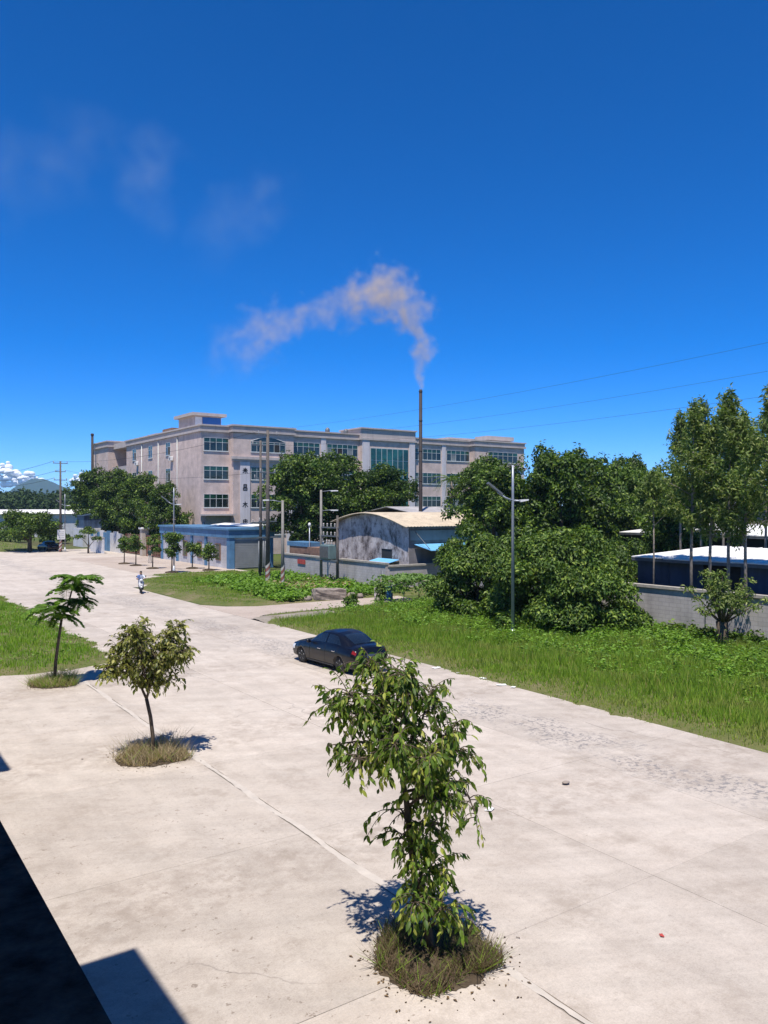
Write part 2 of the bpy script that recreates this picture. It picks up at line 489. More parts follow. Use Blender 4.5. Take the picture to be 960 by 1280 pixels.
tag(MB().box(-45, 34.5, 63.62, 128, -0.05, -0.004).build('pavement', M_ROAD), kind='structure')
tag(MB().box(24.5, 34.2, 73.6, 104, -0.003, 0.004).build('forecourt_pavement', M_PINKPAVE), kind='structure')
drv = MB()
pts = [(19.6, 41.2), (21.0, 42.6), (23, 43.0), (27, 43.1), (33.0, 43.4), (33.5, 46.4), (27, 46.6), (22.5, 46.6), (20.8, 47.6), (19.6, 49.6)]
drv.prism(pts, -0.04, 0.012, 'z')
tag(drv.build('driveway', M_PINKPAVE), kind='structure')

def edge_n(x, y):
    return 0.20 * np.sin(y * 0.83 + 1.0 + 0.7 * np.sin(y * 0.31)) + 0.13 * np.sin(x * 2.1 + y * 2.3) + 0.12 * np.sin(y * 4.3 - x * 3.1) + 0.08 * np.sin(y * 11.3 + x * 5.0)
def patch(name, x0, x1, y0, y1, step, inside, zmax=0.14, mat=None, ramp=0.8):
    """uneven earth sheet; inside(x,y) = signed distance to its outline (positive inside)"""
    nx = int((x1 - x0) / step) + 1; ny = int((y1 - y0) / step) + 1
    X, Y = np.meshgrid(np.linspace(x0, x1, nx), np.linspace(y0, y1, ny), indexing='ij')
    d = inside(X, Y) + edge_n(X, Y)
    Z = -0.03 + np.clip(d / ramp, -0.6, 1) * zmax + 0.05 * hfield(X, Y) * np.clip(d / 2, 0, 1)
    V = np.stack([X, Y, Z], -1).reshape(-1, 3)
    I = np.arange(nx * ny).reshape(nx, ny)
    F = np.stack([I[:-1, :-1], I[1:, :-1], I[1:, 1:], I[:-1, 1:]], -1).reshape(-1, 4)
    dd = d.reshape(-1)
    F = F[dd[F].max(1) > -0.25]
    o = link(name, fast_mesh(name, V, F, True), None, mat)
    return tag(o, kind='structure')

def smin(*a):
    r = a[0]
    for b in a[1:]: r = np.minimum(r, b)
    return r
def rbox(x, y, x0, x1, y0, y1, r):
    """signed distance inside a rounded rectangle"""
    cx, cy = (x0 + x1) / 2, (y0 + y1) / 2
    qx = np.abs(x - cx) - (x1 - x0) / 2 + r; qy = np.abs(y - cy) - (y1 - y0) / 2 + r
    return -(np.hypot(np.maximum(qx, 0), np.maximum(qy, 0)) + np.minimum(np.maximum(qx, qy), 0) - r)
in_verge = lambda x, y: rbox(x, y, 19.75, 46, 1, 42.9, 2.2)
in_tri = lambda x, y: np.minimum(rbox(x, y, 20.3, 42, 46.8, 73.0, 4.5), (34.5 - x) + np.maximum(0, 1) * 0 + 8) - np.maximum(0, (y - 62) * 0.42 - (x - 20.3) * 0.55).clip(0)
in_lawn = lambda x, y: rbox(x, y, -30, 10.2, 32.5, 78, 2.6)
in_strip = lambda x, y: rbox(x, y, 24.5, 34, 72.2, 74.6, 0.9)
in_far = lambda x, y: rbox(x, y, -60, 27.5, 126, 200, 3)
patch('grass_verge', 19, 46.5, 0.5, 43.5, 0.25, in_verge, mat=M_TURF)
patch('grass_island', 19.6, 42.5, 46.2, 73.5, 0.3, in_tri, mat=M_TURF)
patch('lawn_ground', -30, 11, 31.8, 78.5, 0.3, in_lawn, mat=M_TURF)
patch('forecourt_strip', 24, 34.5, 71.8, 75, 0.2, in_strip, 0.08, M_TURF)
patch('far_field', -60, 28.5, 125, 200, 1.5, in_far, 0.3, M_TURF)
patch('dirt_patch', 19.6, 29, 36.8, 43.4, 0.2, lambda x, y: 2.6 - np.hypot((x - 22.6) * 0.55, (y - 40.9) * 1.35), 0.165, M_DIRT, 1.5)

# ---------------------------------------------------------------- grass
def mat_grass(name, c0, c1, dry):
    if name in MATS: return MATS[name]
    k = NT(name)
    g = k.n('ShaderNodeNewGeometry')
    c = k.ramp(g.outputs['Random Per Island'], [(0.0, c0), (0.8, c1), (1.0, dry)])
    big = k.noise(g.outputs['Position'], 0.45, 4, 0.6)
    c = k.mix(k.ramp(big, [(0.48, 0.0), (0.70, 0.5)]), c, dry)
    k.l(c, k.b.inputs['Base Color']); k.b.inputs['Roughness'].default_value = 0.7
    k.b.inputs['Specular IOR Level'].default_value = 0.2
    tr = k.n('ShaderNodeBsdfTranslucent'); k.l(k.mix(1.0, c, (1.1, 1.2, 0.6), 'MULTIPLY'), tr.inputs['Color'])
    ms = k.n('ShaderNodeMixShader'); ms.inputs[0].default_value = 0.4
    k.l(k.b.outputs[0], ms.inputs[1]); k.l(tr.outputs[0], ms.inputs[2]); k.l(ms.outputs[0], k.o.inputs['Surface'])
    MATS[name] = k.m
    return k.m
M_GRASS = mat_grass('grass_blades', (0.15, 0.265, 0.026), (0.265, 0.415, 0.042), (0.38, 0.34, 0.12))
M_GRASSB = mat_grass('lawn_blades', (0.15, 0.29, 0.022), (0.25, 0.43, 0.035), (0.32, 0.37, 0.07))
M_DRY = mat_grass('dry_blades', (0.26, 0.19, 0.11), (0.54, 0.44, 0.29), (0.24, 0.18, 0.10))
M_TWIG = mat_grass('dead_twigs', (0.075, 0.05, 0.032), (0.24, 0.175, 0.11), (0.10, 0.10, 0.035))
M_DRYG = mat_grass('trampled_blades', (0.17, 0.17, 0.06), (0.33, 0.30, 0.13), (0.40, 0.33, 0.17))
M_WEED = mat_leaf('weed_leaf', (0.09, 0.19, 0.022), (0.19, 0.33, 0.04), 0.35)

def blades(name, x0, x1, y0, y1, n, inside, hmin, hmax, w, label, cat, mat, edge=2.0, keep=None):
    x = rng.uniform(x0, x1, n); y = rng.uniform(y0, y1, n)
    d = inside(x, y) + edge_n(x, y)
    ok = (d > -0.05) & (rng.random(n) < np.clip(0.25 + d * 0.9, 0, 1))
    if keep is not None: ok &= keep(x, y)
    x, y, d = x[ok], y[ok], d[ok]
    n = len(x)
    z = -0.03 + np.clip(d / 0.8, -0.6, 1) * 0.14 - 0.03
    cl = 0.5 + 0.5 * hfield(x * 1.4 + 5, y * 1.4)
    h = (hmin + (hmax - hmin) * np.clip(d / edge, 0, 1) * cl) * rng.uniform(0.5, 1.25, n)
    th = rng.uniform(0, 2 * np.pi, n); ww = w * rng.uniform(0.6, 1.5, n)
    le = rng.uniform(0, 2 * np.pi, n); la = h * rng.uniform(0.05, 0.6, n)
    V = np.empty((n, 3, 3), np.float32)
    V[:, 0] = np.stack([x - np.cos(th) * ww, y - np.sin(th) * ww, z], -1)
    V[:, 1] = np.stack([x + np.cos(th) * ww, y + np.sin(th) * ww, z], -1)
    V[:, 2] = np.stack([x + np.cos(le) * la, y + np.sin(le) * la, z + h], -1)
    o = link(name, fast_mesh(name, V.reshape(-1, 3), np.arange(3 * n).reshape(-1, 3)), None, mat)
    return tag(o, label, cat, kind='stuff')

nodirt = lambda x, y: (2.6 - np.hypot((x - 22.6) * 0.55, (y - 40.9) * 1.35)) < rng.uniform(-0.5, 1.2, len(x))
blades('verge_grass', 19.6, 35.5, 6, 43, 190000, in_verge, 0.12, 0.62, 0.017, 'tall green grass on the verge between road and grey wall', 'grass', M_GRASS, 3.5, nodirt)
blades('verge_edge_grass', 19.5, 21.8, 6, 42.5, 26000, in_verge, 0.05, 0.16, 0.012, 'short dry trampled grass along the road edge of the verge', 'grass', M_DRYG, 2.0, lambda x, y: x < 20.0 + 1.5 * rng.random(len(x)))
blades('island_grass', 19.8, 36, 46.5, 73.5, 52000, in_tri, 0.06, 0.34, 0.022, 'green grass island beyond the driveway in front of the blue gatehouse', 'grass', M_GRASS, 5)
blades('lawn_grass', -9, 10.3, 32.3, 68, 90000, in_lawn, 0.08, 0.40, 0.019, 'bright green lawn behind the feathery sapling at left', 'grass', M_GRASSB, 1.6)
blades('strip_grass', 24.5, 34.2, 72, 75, 5000, in_strip, 0.05, 0.2, 0.025, 'thin grass strip before the blue gatehouse forecourt', 'grass', M_GRASS, 1)
blades('far_grass', 5, 27.5, 126, 185, 16000, in_far, 0.1, 0.5, 0.06, 'far grass field at the left edge of the picture', 'grass', M_GRASSB, 3)

# ---------------------------------------------------------------- leaves and trees
def unit(a):
    return a / np.maximum(np.linalg.norm(a, axis=-1, keepdims=True), 1e-9)

def leaf_quads(P, D, N, L, W, fold=0.25):
    """folded rhombic leaves: P base points, D directions, N approximate normals"""
    D = unit(D); S = unit(np.cross(D, N)); U = np.cross(S, D)
    L = np.asarray(L)[:, None]; W = np.asarray(W)[:, None]
    V = np.empty((len(P), 4, 3), np.float32)
    mid = P + D * L * 0.45
    V[:, 0] = P; V[:, 1] = mid + S * W * 0.5 + U * W * fold; V[:, 2] = P + D * L - U * L * 0.12; V[:, 3] = mid - S * W * 0.5 + U * W * fold
    n = len(P); b = np.arange(n)[:, None] * 4
    F = np.concatenate([b + np.array([[0, 1, 2]]), b + np.array([[0, 2, 3]])])
    return V.reshape(-1, 3), F

def crown_mesh(name, lobes, n, L, W, droop=0.2, shell=0.55, r_=None):
    """lobes: (x,y,z,rx,rz). leaves spread through the outer part of each lobe"""
    r_ = r_ or rng
    lb = np.array(lobes, float)
    wgt = lb[:, 3] * lb[:, 3]; wgt = wgt / wgt.sum()
    k = r_.choice(len(lb), n, p=wgt)
    d = unit(r_.standard_normal((n, 3)))
    d[:, 2] = np.where(d[:, 2] < -0.35, -d[:, 2] * 0.6, d[:, 2])
    rad = shell + (1.08 - shell) * r_.random(n) ** 0.7
    sc = np.stack([lb[k, 3], lb[k, 3], lb[k, 4]], -1)
    P = lb[k, :3] + d * sc * rad[:, None]
    nrm = unit(d + 0.55 * r_.standard_normal((n, 3)) + np.array([0, 0, 0.35]))
    dirs = unit(np.cross(nrm, r_.standard_normal((n, 3))) + np.array([0, 0, -droop]) + 0.4 * d)
    s = r_.uniform(0.6, 1.35, n)
    V, F = leaf_quads(P, dirs, nrm, L * s, W * s)
    return fast_mesh(name, V, F)

def dense_lobes(h, r, n, seed, base=0.28, flat=0.75, small=1.0):
    q = np.random.default_rng(seed)
    out = []
    for i in range(n):
        a = q.uniform(0, 6.283); z = base + (1 - base) * (i + 0.5) / n
        ring = math.sin(math.pi * min(1, max(0.12, (z - base) / (1 - base) * 0.85 + 0.12))) ** 0.6
        rr = r * ring * math.sqrt(q.uniform(0.1, 1)) * (0.78 + 0.14 * (small < 1))
        s = r * q.uniform(0.24, 0.46) * small
        out.append((rr * math.cos(a), rr * math.sin(a), h * z - s * 0.35, s, s * flat))
    for i in range(int(n * 0.35) if small < 1 else 0):
        a = q.uniform(0, 6.283); e = q.uniform(-0.1, 1.4); s = r * q.uniform(0.10, 0.2)
        k1 = q.uniform(0.92, 1.14)
        out.append((r * k1 * math.cos(a) * math.cos(e), r * k1 * math.sin(a) * math.cos(e), h * 0.58 + h * 0.40 * k1 * math.sin(e), s * 0.8, s * q.uniform(0.7, 1.9)))
    out.append((0, 0, h * 0.62, r * 0.55, h * 0.25))
    return out

def trunk_mb(h, r, lobes, seed, nb=7, lean=0.0):
    q = random.Random(seed)
    mb = MB()
    path = [(0, 0, -0.15), (0.02 * h * q.uniform(-1, 1), 0.02 * h * q.uniform(-1, 1), h * 0.2), (lean * 0.5 + 0.03 * h * q.uniform(-1, 1), 0.03 * h * q.uniform(-1, 1), h * 0.42), (lean, 0, h * 0.7)]
    mb.tube(path, [r * 1.25, r, r * 0.75, r * 0.35], 8)
    for lb in lobes[:nb]:
        st = Vector(path[1]).lerp(Vector(path[2]), q.uniform(0.2, 1.0))
        en = Vector(lb[:3]); md = st.lerp(en, 0.5) + Vector((0, 0, 0.06 * h))
        mb.tube([st, md, en], [r * 0.5, r * 0.3, r * 0.1], 6)
    return mb

M_DENSE = mat_leaf('dense_leaf', (0.018, 0.045, 0.006), (0.068, 0.13, 0.014), 0.26, 0.5, (0.19, 0.27, 0.03))
M_MIDLEAF = mat_leaf('mid_leaf', (0.028, 0.066, 0.009), (0.095, 0.17, 0.019), 0.26, 0.5, (0.21, 0.29, 0.04))
M_BRIGHT = mat_leaf('bright_leaf', (0.030, 0.07, 0.009), (0.105, 0.185, 0.022), 0.25, 0.55, (0.25, 0.33, 0.05))
M_EUC = mat_leaf('eucalyptus_leaf', (0.06, 0.11, 0.022), (0.18, 0.255, 0.05), 0.36, 0.55, (0.34, 0.38, 0.13))

DENSE = {}
def dense_proto(kind):
    if kind in DENSE: return DENSE[kind]
    h, r, nl, nleaf, L, W, seed = {
        'a': (12.0, 4.6, 70, 20000, 0.33, 0.18, 11), 'b': (11.0, 4.2, 62, 18000, 0.33, 0.18, 12), 'c': (12.5, 5.4, 84, 24000, 0.33, 0.18, 13), 'd': (9.5, 3.6, 54, 15000, 0.28, 0.15, 14)}[kind]
    lobes = dense_lobes(h, r, nl, seed, small=0.62)
    DENSE[kind] = (h, crown_mesh('crown', lobes, nleaf, L, W, 0.25, 0.62, np.random.default_rng(seed)), trunk_mb(h, 0.24, lobes, seed).mesh('trunk'))
    return DENSE[kind]
def dense_tree(kind, x, y, h, rz, label, wide=1.0, name='broadleaf_tree', group='dark broadleaf trees', mat=None):
    h0, cr, tk = dense_proto(kind)
    t = empty(name, (x, y, 0), rz, label, 'tree', group)
    s = h / h0 * 0.97
    t.scale = (s * wide, s * wide, s)
    if mat is not None:
        cr = DENSE.setdefault((kind, mat.name), None) or cr.copy(); DENSE[(kind, mat.name)] = cr
        cr.materials.clear(); cr.materials.append(mat)
    link('crown', cr, t, M_DENSE); link('trunk', tk, t, M_BARK)
    return t

# ================================================================ BUILDINGS
# ---------------------------------------------------------------- the building the photo is taken from
own = empty('apartment_building', (-4, 10, 0), 0, 'dark stained concrete ledge of the near building in the lower left corner', 'building')
def part(mb, name, mat, par):
    """build in world metres, then parent without moving"""
    o = mb.build(name, mat, par)
    o.matrix_parent_inverse = par.matrix_basis.inverted()
    return o
part(MB().box(-9, -0.62, -12, 34, -0.02, 10.15), 'wall', M_HOUSE, own)
rf = MB().prism([(-9.3, -12.3), (0.56, -12.3), (0.56, 8.5), (-0.42, 8.5), (-0.42, 18.0), (0.56, 18.0), (0.56, 34.3), (-9.3, 34.3)], 10.16, 10.45, 'z')
part(rf, 'roof', M_KERB, own)
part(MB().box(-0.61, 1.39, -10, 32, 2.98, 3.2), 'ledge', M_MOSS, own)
part(MB().box(-0.61, 0.1, -10, 8, 4.6, 4.75), 'balcony_floor', M_KERB, own)
part(MB().box(0.0, 0.095, -10, 8, 4.751, 5.72), 'parapet', M_HOUSE, own)

# ---------------------------------------------------------------- the factory
FN, FT = 40.1, 99.7            # near corner
fac = empty('factory_building', (FN, FT, 0), 0, 'long four-storey pinkish-tan tiled factory with green-tinted windows', 'building')
ROWS = [(2.65, 4.45), (6.35, 8.15), (10.1, 11.85), (13.85, 15.6)]
ZR = 16.35
def P_(mb, name, mat, par=None): return mb.build(name, mat, par or fac)
# wall masses in local metres (x along the front, y into the depth)
P_(MB().box(0, 57.6, 0.0, 31.9, -0.02, ZR), 'wall', M_TILEWALL)
P_(MB().box(3.6, 20, 31.95, 39.9, -0.02, ZR), 'recess_wall', M_TILEWALL)
P_(MB().box(0.2, 20, 31.92, 39.93, ZR + 0.004, ZR + 0.9), 'recess_roof', M_TRIM)
P_(MB().box(-0.7, 20, 39.95, 49, -0.02, ZR + 0.4), 'end_wall', M_TILEWALL)
P_(MB().box(4.06, 13.1, -1.1, -0.004, -0.02, ZR), 'bay_wall', M_TILEWALL)
P_(MB().box(24.7, 34.5, -0.7, -0.004, -0.02, ZR), 'centre_wall', M_TILEWALL)
P_(MB().box(46.5, 57.6, -1.1, -0.004, -0.02, ZR), 'bay_wall', M_TILEWALL)
# parapets and cornices
def cornice(x0, x1, y0, y1, z, name='cornice', h=0.95):
    mb = MB()
    mb.box(x0 - 0.25, x1 + 0.25, y0 - 0.25, y1 + 0.25, z + 0.004, z + 0.3)
    mb.box(x0 - 0.1, x1 + 0.1, y0 - 0.1, y1 + 0.1, z + 0.302, z + h - 0.2)
    mb.box(x0 - 0.3, x1 + 0.3, y0 - 0.3, y1 + 0.3, z + h - 0.198, z + h)
    return P_(mb, name, M_TRIM)
cornice(0, 57.6, 0, 31.9, ZR)
cornice(4.06, 13.1, -1.1, 4, ZR + 0.05, h=1.0)
cornice(46.5, 57.6, -1.1, 4, ZR + 0.05, h=1.0)
cornice(24.7, 34.5, -0.7, 5, ZR + 0.03, 'centre_parapet', 1.85)
cornice(-0.7, 20, 39.95, 49, ZR + 0.41, h=1.1)
for (a, b) in ((4.06, 13.1), (46.5, 57.6)):
    mb = MB().box(a - 0.15, b + 0.15, -1.3, -0.9, 12.55, 12.8).box(a - 0.3, b + 0.3, -1.5, -0.9, 12.803, 13.15)
    P_(mb, 'belt_cornice', M_TRIM)
# pilasters
for (x0, x1, y, z1) in ((5.0, 6.4, -1.1, 12.5), (11.95, 13.0, -1.1, 12.5), (18.1, 18.9, 0, ZR), (24.75, 26.0, -0.7, ZR), (33.4, 34.45, -0.7, ZR), (40.4, 41.2, 0, ZR), (47.6, 49.0, -1.1, 12.5), (56.2, 57.5, -1.1, 12.5)):
    P_(MB().box(x0, x1, y - 0.16, y - 0.003, -0.02, z1), 'pilaster', M_PILASTER)

_pane = {}
def window(x0, x1, z0, z1, y, cols, par=None, side=False, transom=0.36, glass=None, frame=None):
    """aluminium window: the frame mesh is the window, each pane its child"""
    w, h = x1 - x0, z1 - z0
    key = (round(w, 2), round(h, 2), cols, glass.name if glass else '')
    if key not in _pane:
        mb = MB(); f = 0.05
        mb.box(-0.03, w + 0.03, -0.10, 0.0, -0.09, -0.001)            # sill
        mb.box(0, w, -0.06, 0.0, 0, f); mb.box(0, w, -0.06, 0.0, h - f, h)
        mb.box(0, f, -0.058, 0.0, f, h - f); mb.box(w - f, w, -0.058, 0.0, f, h - f)
        tz = h * (1 - transom)
        mb.box(f, w - f, -0.056, 0.0, tz, tz + f)
        for i in range(1, cols):
            x = w * i / cols
            mb.box(x - f / 2, x + f / 2, -0.054, 0.0, f, h - f)
        me = mb.mesh('window'); me.materials.append(frame or M_WFRAME)
        pw = w / cols
        pm = MB().box(0.0, pw, -0.022, -0.008, 0.03, tz + 0.02).mesh('pane'); pm.materials.append(glass or M_GLASS)
        pt = MB().box(0.0, pw, -0.022, -0.008, tz + 0.03, h - 0.03).mesh('pane'); pt.materials.append(M_TOPGL)
        _pane[key] = (me, pm, pt, pw)
    me, pm, pt, pw = _pane[key]
    o = link('window', me, par or fac)
    if side:
        o.location = (y, x1, z0); o.rotation_euler = (0, 0, -math.pi / 2)
    else:
        o.location = (x0, y, z0)
    for i in range(cols):
        for g_ in (pm, pt):
            p = link('pane', g_, o)
            if g_ is pm and random.random() < 0.16:
                p.material_slots[0].link = 'OBJECT'; p.material_slots[0].material = M_CURTAIN if random.random() < 0.5 else M_DARK
            p.location = (i * pw, 0, 0); p.rotation_euler = (random.uniform(-0.004, 0.004), 0, random.uniform(-0.006, 0.006))
    return o
for (z0, z1) in ROWS:
    window(0.35, 3.85, z0, z1, -0.005, 4)
    window(13.4, 17.9, z0, z1, -0.005, 5)
    window(19.1, 24.4, z0, z1, -0.005, 6)
    window(34.8, 40.2, z0, z1, -0.005, 6)
    window(41.4, 46.2, z0, z1, -0.005, 5)
    window(49.3, 56.0, z0, z1, -1.105, 6)
    if z0 < 13: window(6.6, 11.8, z0, z1, -1.105, 6)
# top bay window with a low arched head
window(6.6, 11.8, 13.85, 15.25, -1.105, 6, transom=0.22)
arc = [(6.6 + 5.2 * i / 14, 15.3 + 0.62 * math.sin(math.pi * i / 14)) for i in range(15)]
P_(MB().prism(arc, -1.13, -1.106, 'y'), 'arched_pane', M_GLASS)
arcf = MB().tube([(a, -1.13, b) for a, b in arc], 0.05, 6)
P_(arcf, 'arch_frame', M_WFRAME)
# green curtain wall of the centre
cw = P_(MB().box(26.2, 33.2, -0.76, -0.705, 4.5, 15.3), 'curtain_wall', M_WFRAME)
for i in range(7):
    for j in range(6):
        p = P_(MB().box(26.25 + i + 0.03, 27.2 + i - 0.03, -0.785, -0.762, 4.55 + j * 1.79, 6.25 + j * 1.79), 'pane', M_GREENGL, cw)
# left facade windows, downpipes
for kk in (12.3, 20.0, 27.7):
    for (z0, z1) in ROWS:
        window(kk - 0.9, kk + 0.9, z0, z1 + 0.1, -0.005, 2, side=True)
for kk in (8.5, 16.3, 23.9):
    P_(MB().tube([(-0.09, kk, 0.2), (-0.09, kk, 16.2)], 0.06, 8), 'downpipe', M_WFRAME)
for (kk, z) in ((10.6, 13.0), (10.6, 9.2), (18.4, 9.2), (26.0, 13.0), (26.0, 5.4)):
    ac = P_(MB().bbox(-0.42, -0.04, kk - 0.42, kk + 0.42, z, z + 0.6, 0.03), 'air_conditioner', M_WHITEP)
    P_(MB().lathe([(0.22, -0.428), (0.22, -0.421)], kk - 0.08, z + 0.3, 14, axis='x'), 'fan_grille', M_STEEL, ac)
# recessed balconies of the left wing
for i, z in enumerate((1.0, 4.7, 8.5, 12.3)):
    b = P_(MB().box(0.0, 3.58, 31.96, 39.9, z - 0.15, z).box(0.0, 0.12, 31.96, 39.9, z + 0.003, z + 0.95), 'balcony', M_TRIM)
    P_(MB().box(3.5, 3.595, 32.6, 39.2, z + 0.1, z + 2.6), 'recess_shade_sheet', M_DARK)  # dark sheet on the back wall, the recess shade put into its colour
# canopy slab over the ground floor beside the bay, small entry hood in front of segment A
P_(MB().box(-0.2, 4.0, -2.2, -0.01, 5.3, 5.5), 'entry_hood', M_TRIM)
P_(MB().box(0.5, 3.9, -0.25, -0.012, 3.6, 5.29), 'hood_panel', M_KERB)
# written signs on the left pilaster of the bay: four dark upright characters
def strokes(cx, cz, s, segs, par):
    mb = MB()
    for (x0, z0, x1, z1) in segs:
        a = Vector((cx + x0 * s, -1.29, cz + z0 * s)); b = Vector((cx + x1 * s, -1.29, cz + z1 * s))
        d = (b - a).normalized(); nrm = Vector((-d.z, 0, d.x)) * 0.055
        q = [a + nrm, b + nrm, b - nrm, a - nrm]
        mb.add([(p.x, -1.275, p.z) for p in q] + [(p.x, -1.262, p.z) for p in q], [(0, 1, 2, 3), (7, 6, 5, 4), (0, 4, 5, 1), (1, 5, 6, 2), (2, 6, 7, 3), (3, 7, 4, 0)])
    return P_(mb, 'character', M_BLACK, par)
sgn = P_(MB().box(5.06, 6.34, -1.262, -1.261, 3.2, 12.3), 'pilaster_sign', M_PILASTER)
strokes(5.7, 11.3, 0.42, [(-0.7, 0.5, 0.7, 0.5), (0, 0.95, 0, -0.95), (-0.9, 0, 0.9, 0), (-0.1, 0, -0.8, -0.8), (0.1, 0, 0.8, -0.8), (-0.4, 0.4, -0.25, 0.1), (0.4, 0.4, 0.25, 0.1)], sgn)
strokes(5.7, 9.05, 0.42, [(-0.5, 0.95, 0.5, 0.95), (-0.5, 0.95, -0.5, 0.1), (0.5, 0.95, 0.5, 0.1), (-0.5, 0.52, 0.5, 0.52), (-0.5, 0.1, 0.5, 0.1), (-0.65, -0.1, 0.65, -0.1), (-0.65, -0.1, -0.65, -0.95), (0.65, -0.1, 0.65, -0.95), (-0.65, -0.5, 0.65, -0.5), (-0.65, -0.95, 0.65, -0.95)], sgn)
strokes(5.7, 6.75, 0.42, [(-0.8, 0.35, 0.8, 0.35), (0, 0.95, 0, -0.95), (-0.05, 0.3, -0.85, -0.7), (0.05, 0.3, 0.85, -0.7)], sgn)
strokes(5.7, 4.45, 0.42, [(-0.65, 0.6, 0.65, 0.6), (-0.65, 0.6, -0.65, -0.45), (0.65, 0.6, 0.65, -0.45), (-0.65, 0.08, 0.65, 0.08), (-0.65, -0.45, 0.65, -0.45), (0, 0.95, 0, -0.95)], sgn)
# roof structures
tw = P_(MB().box(0.4, 4.2, 3.2, 9.2, ZR + 0.9, 18.75), 'stair_tower', M_TILEWALL)
P_(MB().box(-0.1, 4.8, 2.7, 9.8, 18.755, 19.15), 'tower_roof', M_TRIM, tw)
P_(MB().box(1.5, 4.1, 3.13, 3.195, 17.35, 18.6), 'tower_glazing', M_BLUEGL, tw)
P_(MB().box(0.45, 1.4, 3.15, 3.196, 17.35, 18.6), 'tower_panel', M_WHITEP, tw)
rs = P_(MB().box(46.8, 56.5, 6, 12, ZR + 0.9, 18.0), 'roof_house', M_BRICKRED)
P_(MB().box(46.2, 57.0, 5.4, 12.6, 18.005, 18.3), 'roof_house_slab', M_TRIM, rs)
P_(MB().box(52.0, 58.2, 2.0, 5.2, 17.9, 18.6), 'roof_block', M_TRIM, rs)
P_(MB().box(0.8, 5, 13, 17, ZR + 0.9, 17.95), 'roof_shed', M_BRICKRED)
P_(MB().box(0.6, 4, 19, 23, ZR + 0.9, 17.6), 'roof_shed', M_TRIM)
for x in (20.3, 23.5):
    P_(MB().lathe([(0.35, ZR + 0.9), (0.35, 17.9), (0.12, 18.15)], x, 1.8, 10), 'water_tank', M_STEEL)

# ---------------------------------------------------------------- blue gatehouse along the factory wall
gh = empty('gatehouse', (34, 77, 0), 0, 'low gatehouse with white tiled wall, blue pillars and blue roof band', 'building')
def G_(mb, name, mat, par=None): return mb.build(name, mat, par or gh)
G_(MB().box(0.0, 4.7, -0.3, 20.2, -0.02, 3.2), 'wall', M_WHITEWALL)
G_(MB().box(-0.25, 4.95, -0.55, 20.4, 3.205, 4.0), 'roof_band', M_BLUE)
G_(MB().box(-0.4, 5.1, -0.7, 20.6, 4.003, 4.2), 'roof_slab', M_BLUE)
for y in (20.0, 14.7, 10.1, 6.0):
    G_(MB().box(-0.16, -0.003, y - 0.25, y + 0.25, -0.02, 3.2), 'pillar', M_BLUE)
G_(MB().box(-0.16, 0.42, -0.46, 0.25, -0.02, 3.2), 'pillar', M_BLUE)
G_(MB().box(4.3, 4.86, -0.46, 0.2, -0.02, 3.2), 'pillar', M_BLUE)
for y in (12.3, 7.9, 2.7):
    w = G_(MB().box(-0.10, -0.003, y - 0.62, y + 0.62, 0.75, 2.55), 'window_surround', M_BRICKRED)
    G_(MB().box(-0.12, -0.101, y - 0.5, y - 0.02, 0.85, 2.45), 'pane', M_GLASS, w)
    G_(MB().box(-0.12, -0.101, y + 0.02, y + 0.5, 0.85, 2.45), 'pane', M_GLASS, w)
sh = G_(MB().box(0.45, 4.2, -0.36, -0.305, 0.0, 2.95), 'roller_shutter', M_SHUTTER)
for i in range(16):
    G_(MB().box(0.5, 4.15, -0.385, -0.361, 0.08 + i * 0.178, 0.23 + i * 0.178), 'shutter_slat', M_SHUTTER, sh)
tag(MB().prism([(37.4, 4.26), (39.2, 4.45), (39.2, 4.52), (37.4, 4.33)], 78.5, 90.0, 'y').build('lean_to_roof', M_WHITEROOF), 'white sheet lean-to roof between gatehouse and factory', 'roof')

# gate, pillar and fence panels further along the same line
gp = empty('gate_pillar', (34, 104, 0), 0, 'tall beige gate pillar with pale cap between red gate leaves', 'pillar')
G_(MB().bbox(-0.45, 0.45, -0.45, 0.45, -0.02, 3.5, 0.03), 'shaft', mat_plain('beige_stone', (0.42, 0.36, 0.29), 0.85, 0.15, 2), gp)
G_(MB().bbox(-0.6, 0.6, -0.6, 0.6, 3.503, 3.75, 0.05), 'cap', M_WHITEP, gp)
def gate(y0, y1, label):
    g = empty('metal_gate', (34.1, (y0 + y1) / 2, 0), 0, label, 'gate', 'red gate leaves')
    w = (y1 - y0) / 2
    G_(MB().box(-0.04, 0.04, -w, w, 0.12, 0.24).box(-0.04, 0.04, -w, w, 2.6, 2.72).box(-0.04, 0.04, -w, w, 1.35, 1.43).box(-0.05, 0.05, -w, -w + 0.1, 0, 2.8).box(-0.05, 0.05, w - 0.1, w, 0, 2.8), 'gate_frame', M_RUSTRED, g)
    n = int((y1 - y0) / 0.32)
    bar = MB().box(-0.02, 0.02, -0.11, 0.11, 0.25, 2.59).mesh('board'); bar.materials.append(M_RUSTRED)
    for i in range(n):
        o = link('board', bar, g); o.location = (0.045 if i % 2 else -0.045, -w + 0.25 + i * (2 * w - 0.5) / (n - 1), 0)
gate(97.6, 103.4, 'red-brown boarded gate leaf next to the blue gatehouse')
gate(104.7, 112.2, 'red-brown boarded gate leaf left of the beige pillar')
fw = empty('compound_wall', (33.6, 121, 0), 0, 'far compound wall of white and blue panels left of the red gate', 'wall')
for i in range(10):
    y = 112.6 - 121 + i * 1.75
    G_(MB().box(-0.1, 0.1, y, y + 1.72, -0.02, 2.7 + 0.25 * (i % 2)), 'panel', M_WHITERENDER if i in (0, 1, 2, 5, 7, 9) else M_BLUE, fw)
